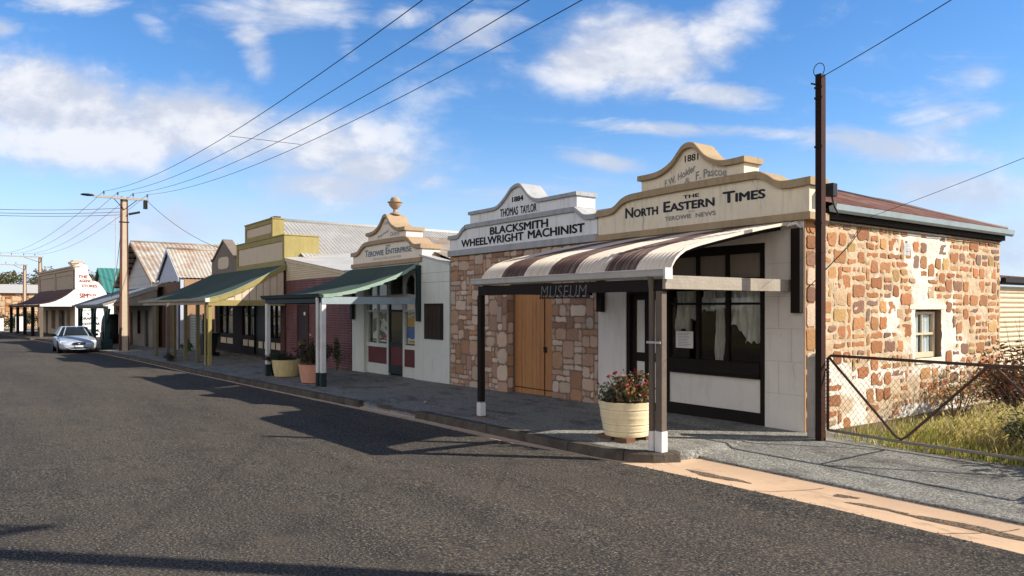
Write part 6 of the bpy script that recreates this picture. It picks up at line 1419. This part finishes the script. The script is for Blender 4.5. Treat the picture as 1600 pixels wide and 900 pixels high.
# ------------------------------------------------------------------ hanging MUSEUM sign and paper notice
t = thing('museum_sign', 'openwork black hanging sign reading MUSEUM under the striped verandah gutter', 'sign', (-8.85, 7.44, 2.15))
q = MB(); x0, x1 = -9.45, -8.25; yy = VYM = 7.47
q.box(x0, x1, yy, yy+.02, 2.235, 2.275); q.box(x0, x1, yy, yy+.02, 2.045, 2.07)
for i in range(8): xx = x0+.02+(x1-x0-.06)*i/7; q.box(xx, xx+.035, yy+.003, yy+.018, 2.07, 2.235)
q.box(x0+.03, x1-.03, yy+.008, yy+.016, 2.10, 2.215); q.build('sign_frame', M['sign_board'], t)
lettering('lettering', [('MUSEUM', x0+.06, x1-.06, 2.06, 2.25, dict(bold=-.012, sp=1.1, slant=.12))], M['sign_metal'], t, lambda u, z, dd=0: (u, yy-.012-dd, z))
o = lettering('lettering', [('MUSEUM', x0+.075, x1-.045, 2.055, 2.245, dict(bold=.02, sp=1.1, slant=.12))], M['sign_board'], t, lambda u, z, dd=0: (u, yy-.006-dd, z))
q = MB()
for xx in (x0+.12, x1-.12): q.tube([(xx, yy+.01, 2.27), (xx, yy+.03, 2.33)], .006, 5)
q.pieces('hook', M['rust_steel'], t)
t = thing('paper_notice', 'white printed notice taped inside the newspaper office window', 'notice', (-8.95, YF+.08, 1.2))
q = MB(); q.box(-9.13, -8.73, YF+.083, YF+.085, 1.18, 1.48); q.build('sheet', M['paper'], t)
q = MB()
for i in range(9): q.box(-9.09+.02*hsh(i, 1), -8.77-.09*hsh(i, 7), YF+.0815, YF+.083, 1.44-.028*i, 1.446-.028*i)
q.build('printed_lines', M['ink'], t)
q = MB(); q.box(-11.38, -11.1, 7.42, 7.62, zpath(-11.2, 7.5)-.02, zpath(-11.2, 7.5)+.025); tag(q.build('flat_stone', M['brick_block'], None, bevel=.01), 'flat brown stone at the foot of the far striped-verandah post', 'stone')
q = MB(); q.lathe([(.02,0),(.05,.012),(.055,.04),(.03,.07),(.008,.075)], (-13.9, 7.9, zpath(-13.9, 7.9)), 9); tag(q.build('dry_leaf_curl', M['board'], None, smooth=True), 'curled dry leaf lying on the dirty crossing before the stone workshop', 'leaf')

# ------------------------------------------------------------------ yard gate, rear shed, grass and shrubs
q = MB(); q.hexa([(-6.27,9.99,-.2),(-6.10,9.99,-.2),(-6.10,10.14,-.2),(-6.27,10.14,-.2)], [(-6.27,9.99,1.16),(-6.10,9.99,1.20),(-6.10,10.14,1.25),(-6.27,10.14,1.22)]); tag(q.build('gate_post', M['old_post'], None, bevel=.012), 'weathered grey timber gate post beside the rusty corner post', 'post')
q = MB(); q.hexa([(-1.62,9.99,-.2),(-1.46,9.99,-.2),(-1.46,10.14,-.2),(-1.62,10.14,-.2)], [(-1.62,9.99,1.22),(-1.46,9.99,1.2),(-1.46,10.14,1.2),(-1.62,10.14,1.22)]); tag(q.build('gate_post', M['old_post'], None, bevel=.012), 'timber post at the far right end of the mesh gate', 'post')
t = thing('mesh_gate', 'long rusty pipe gate with zigzag brace and diamond wire mesh', 'gate', (-5.9, 10.06, .1))
gy = 10.06; gx0, gx1, gz0, gz1 = -5.98, -1.7, .13, 1.21
q = MB(); q.tube([(gx0,gy,gz0),(gx0,gy,gz1-.05),(gx0+.05,gy,gz1),(-3.8,gy,gz1-.015),(gx1,gy,gz1)], .021, 8); q.tube([(gx1,gy,gz1),(gx1,gy,gz0)], .021, 8); fr = q.build('top_rail', M['gate_pipe'], t, smooth=True)
q = MB(); q.tube([(gx0,gy,gz0),(-4.9,gy,gz0-.02),(-3.5,gy,gz0-.02),(gx1,gy,gz0)], .021, 8); q.build('bottom_rail', M['gate_pipe_pale'], t, smooth=True)
q = MB(); q.tube([(gx0+.03,gy-.01,gz1-.03),(-5.0,gy-.012,gz0+.05),(-4.93,gy-.012,gz0+.012),(-4.86,gy-.012,gz0+.05),(-3.90,gy-.012,gz1-.05),(-3.84,gy-.012,gz1-.03),(-3.78,gy-.012,gz1-.05),(-2.78,gy-.012,gz0+.05),(gx1,gy-.01,gz1-.03)], .018, 8); q.build('brace', M['gate_pipe'], t, smooth=True)
q = MB(); s_ = .075; a = gx0-1.2
while a < gx1:
    for sg in (1, -1):
        p0 = (a, gz0) if sg > 0 else (a, gz1); L2 = (gz1-gz0); x0, x1 = a, a+L2*.78
        def cl(xa, za, xb, zb_):
            if xb <= gx0 or xa >= gx1: return None
            if xa < gx0: k = (gx0-xa)/(xb-xa); xa, za = gx0, za+(zb_-za)*k
            if xb > gx1: k = (gx1-xa)/(xb-xa); xb, zb_ = gx1, za+(zb_-za)*k
            return (xa, gy+.012*sg*0+.004*sg, za), (xb, gy+.004*sg, zb_)
        c = cl(x0, gz0 if sg > 0 else gz1, x1, gz1 if sg > 0 else gz0)
        if c: q.tube(c, .0019, 4, cap=False)
    a += s_
q.build('wire_mesh', M['wire_mesh'], t, fix=False)
q = MB()
for i in range(20): q.tube([(gx0-.035, gy, gz0+.05+.052*i), (gx0+.03, gy, gz0+.06+.052*i)], .006, 5)
q.tube([(gx0-.04, gy, gz0+.03), (gx0-.04, gy, gz1-.06)], .009, 6)
q.tube([(gx0-.15, gy-.02, 1.0), (gx0+.02, gy-.02, 1.0)], .016, 6); q.build('hinge', M['gate_pipe'], t)
b = thing('rear_shed', 'cream corrugated iron shed wall beyond the stone side wall', 'shed', (-8, 21, 0))
q = MB(); k = int(2.75/.085*4)
hc = MB(); hcorr(hc, 17.46, 26, -.3, 2.36, 0, .105, .018, axis='y'); hc.v = [(-6.62-v[0], v[1], v[2]) for v in hc.v]; hc.build('iron_sheet', M['cream_corr'], b, fix=False, smooth=True)
q = MB(); q.box(-6.64, -6.5, 17.46, 26.1, 2.40, 2.46); q.box(-6.5, -6.40, 17.46, 26.1, 2.44, 2.53); q.build('gutter', M['shop_black'], b)
q = MB(); corr(q, [(-6.45, 17.5, 2.54), (-10.5, 17.5, 3.0)], (0, 8.6, 0), .1, .012, sub=4); q.build('roof', M['iron_rust_dark'], b, fix=False)
q = MB(); q.box(-10.6, -10.4, 17.5, 26, -.3, 2.9); q.box(-10.4, -6.7, 25.9, 26, -.3, 2.4); q.build('wall', M['cream_corr'], b)
# grass
rng = random.Random(77); gm = MB()
gcols = [(.17,.23,.04),(.24,.27,.06),(.13,.19,.035),(.40,.33,.12),(.48,.39,.18),(.32,.30,.09),(.55,.46,.25)]
cnt = 0
while cnt < 24000:
    x, y = rng.uniform(-6.3, 1.5), 10.12+6.5*rng.random()**1.35
    dens = sm(-6.4, -4.6, x)*.9+.12+.3*(fbm(x*.9, y*.9, 4)-.5)
    if y < 10.35: dens *= .75
    if rng.random() > dens: continue
    cnt += 1
    tall = sm(-5.9, -4.2, x)*sm(10.0, 11.3, y); dry = rng.random() < .42+.5*tall*fbm(x*1.3, y*1.3, 9)
    h = (.07+.10*rng.random())+tall*(.14+.24*rng.random())*(.6+.8*fbm(x*1.1, y*1.1, 6)); w = .0045+.004*rng.random()
    a = rng.uniform(0, 2*PI); dx, dy = math.cos(a), math.sin(a); bend = h*(.15+.5*rng.random()); z = zg(x)-.03
    col = rng.choice(gcols[3:] if dry else gcols[:3]+gcols[5:6]); f = .75+.5*rng.random(); gm.col = tuple(c*f for c in col)
    bx2, by2 = bend*math.cos(a+1.3)+h*.12, bend*math.sin(a+1.3)
    gm.add([(x-dx*w,y-dy*w,z),(x+dx*w,y+dy*w,z),(x+dx*w*.8+bx2*.35,y+dy*w*.8+by2*.35,z+h*.6),(x-dx*w*.8+bx2*.35,y-dy*w*.8+by2*.35,z+h*.6),(x+bx2,y+by2,z+h)], [(0,1,2,3),(3,2,4)])
    if dry and h > .22 and rng.random() < .7:                      # seed heads
        gm.col = (.52*f,.45*f,.28*f); p = Vector((x+bx2, y+by2, z+h)); d = Vector((bx2*.5+.02, by2*.5, .05)).normalized(); e = d.cross(Vector((dx,dy,.3))).normalized()*.008
        gm.add([p-d*.01, p+d*.035+e, p+d*.09, p+d*.035-e], [(0,1,2,3)])
gm.col = (1,1,1)
struct(gm.build('grass', M['grass'], None, fix=False), 'stuff', 'green and dry seeding grass growing in the yard behind the mesh gate')
shrub('shrub', 'thin brown twiggy shrub against the stone side wall', 'shrub', (-5.75, 13.6, 0), (.55,.5,.62), 700, .035, [(.16,.11,.06),(.20,.15,.09),(.09,.085,.04),(.26,.19,.11)], rng2, 14, .012)
shrub('shrub', 'dense red-brown shrub behind the right part of the gate', 'shrub', (-5.35, 14.9, 0), (.95,.8,.80), 3200, .045, [(.10,.035,.02),(.17,.05,.025),(.06,.05,.025),(.04,.045,.02),(.22,.07,.03)], rng2, 16, .02)
shrub('shrub', 'low dark green bush in the grass close behind the gate at the right edge', 'shrub', (-3.7, 11.05, 0), (.55,.45,.34), 1500, .035, [(.035,.06,.02),(.05,.08,.028),(.03,.045,.018)], rng2, 10, .012)
shrub('shrub', 'big dark shrub at the end of the gate, casting shade on the gravel', 'shrub', (-1.6, 11.9, 0), (1.2,1.0,1.15), 2600, .07, [(.035,.06,.02),(.05,.08,.028)], rng2, 14, .03)  # out of view, added for the shade it casts on the gravel
q = MB(); rng = random.Random(6)
for i in range(14):
    a = rng.uniform(-.5, .5); hh = .8+.6*rng.random(); x = -5.5+.8*rng.random(); y = 14.7+.5*rng.random(); q.tube([(x, y, .5), (x+a*.25, y, .5+hh*.5), (x+a*.6, y+.1, .5+hh)], [.006, .005, .002], 4)
struct_ = thing('dry_stalks', 'tall bare stalks rising out of the red-brown shrub', 'plant', (-5.2, 14.9, 0)); q.build('stem', M['bark'], struct_)
# a little litter on the road
rng = random.Random(14); q = MB()
for i in range(260):
    x = rng.uniform(-24, -6.8) if rng.random() < .8 else rng.uniform(-40, -24); y = path_in(x)+.1+(9.9-path_in(x))*rng.random(); s = .008+.016*rng.random(); a = rng.uniform(0, PI); z = zpath(x, y)+.009
    q.col = rng.choice([(.16,.10,.05),(.10,.07,.045),(.30,.22,.13),(.06,.05,.04)]); u = Vector((math.cos(a), math.sin(a), 0))*s; w = Vector((-math.sin(a), math.cos(a), .2))*s*.5; p = Vector((x, y, z)); q.add([p-u, p+w, p+u, p-w], [(0,1,2,3)])
q.col = (1,1,1)
struct(q.build('leaf_litter', M['leaf'], None, fix=False), 'stuff', 'scattered dry leaf litter on the gravel footpath')
rng = random.Random(9); q = MB(); q.col = (.4,.3,.2)
for (x, y) in ((-5.2, 4.2), (-6.6, 4.9), (-8.9, 6.5), (-4.1, 4.3)):
    z = zroad(x, y)+.006; s = .025; q.add([(x-s,y,z),(x,y-s*.6,z+.004),(x+s,y,z+.006),(x,y+s*.6,z)], [(0,1,2,3)])
struct(q.build('fallen_leaf', M['leaf'], None, fix=False), 'stuff', 'a few dry leaves scattered on the asphalt')

rng = random.Random(55)
for i, (x, y, h) in enumerate(((-4, -24, 7), (-13, -26, 8), (-21, -23, 6.5), (-30, -26, 7.5), (-40, -25, 7))):
    t = thing('gum_tree', ['broad dark tree across the street opposite the yard gate', 'tallest dark tree across the street opposite the newspaper office', 'low round tree across the street opposite the printing office', 'dark tree across the street opposite the maroon shed', 'dark tree across the street opposite the olive shop'][i], 'tree', (x, y, zg(x)), 'trees across the street')
    tr, cr_ = MB(), MB(); tr.tube([(x, y, zg(x)-.3), (x+.2, y, h*.35), (x, y+.2, h*.7)], [.3, .22, .1], 7)
    for k in range(12):
        a = rng.uniform(0, 2*PI); q = 3.2*rng.random()**.5; cc = (x+q*math.cos(a), y+.8*q*math.sin(a), h*(.22+.62*rng.random())); leaves(cr_, cc, (2.1, 1.8, 1.3), 130, .28, gdark+golive[:2], rng, .3); tr.tube([(x+.1, y, h*.35), cc], [.1, .03], 5)
    tr.build('trunk', M['bark'], t); cr_.build('crown', M['leaf'], t, fix=False)

# loose gravel gathered along the edge of the asphalt
rng = random.Random(23); q = MB()
for i in range(1500):
    x = -28+26.5*rng.random()**.7; y = yg(x)-abs(rng.gauss(0, .16))+.03; s = .004+.010*rng.random()**2; z = zroad(x, y)+.004
    q.col = rng.choice([(.30,.24,.17),(.18,.16,.14),(.40,.33,.25),(.10,.095,.09)]); a = rng.uniform(0, PI); u = Vector((math.cos(a), math.sin(a), 0))*s; w = Vector((-math.sin(a), math.cos(a), 0))*s*.7; p = Vector((x, y, z)); t_ = p+Vector((0, 0, s*.8))
    q.add([p-u, p-w, p+u, p+w, t_], [(0,1,4),(1,2,4),(2,3,4),(3,0,4)])
q.col = (1,1,1)
struct(q.build('loose_gravel', M['stone'], None, fix=False), 'stuff', 'loose gravel gathered along the edge of the asphalt')
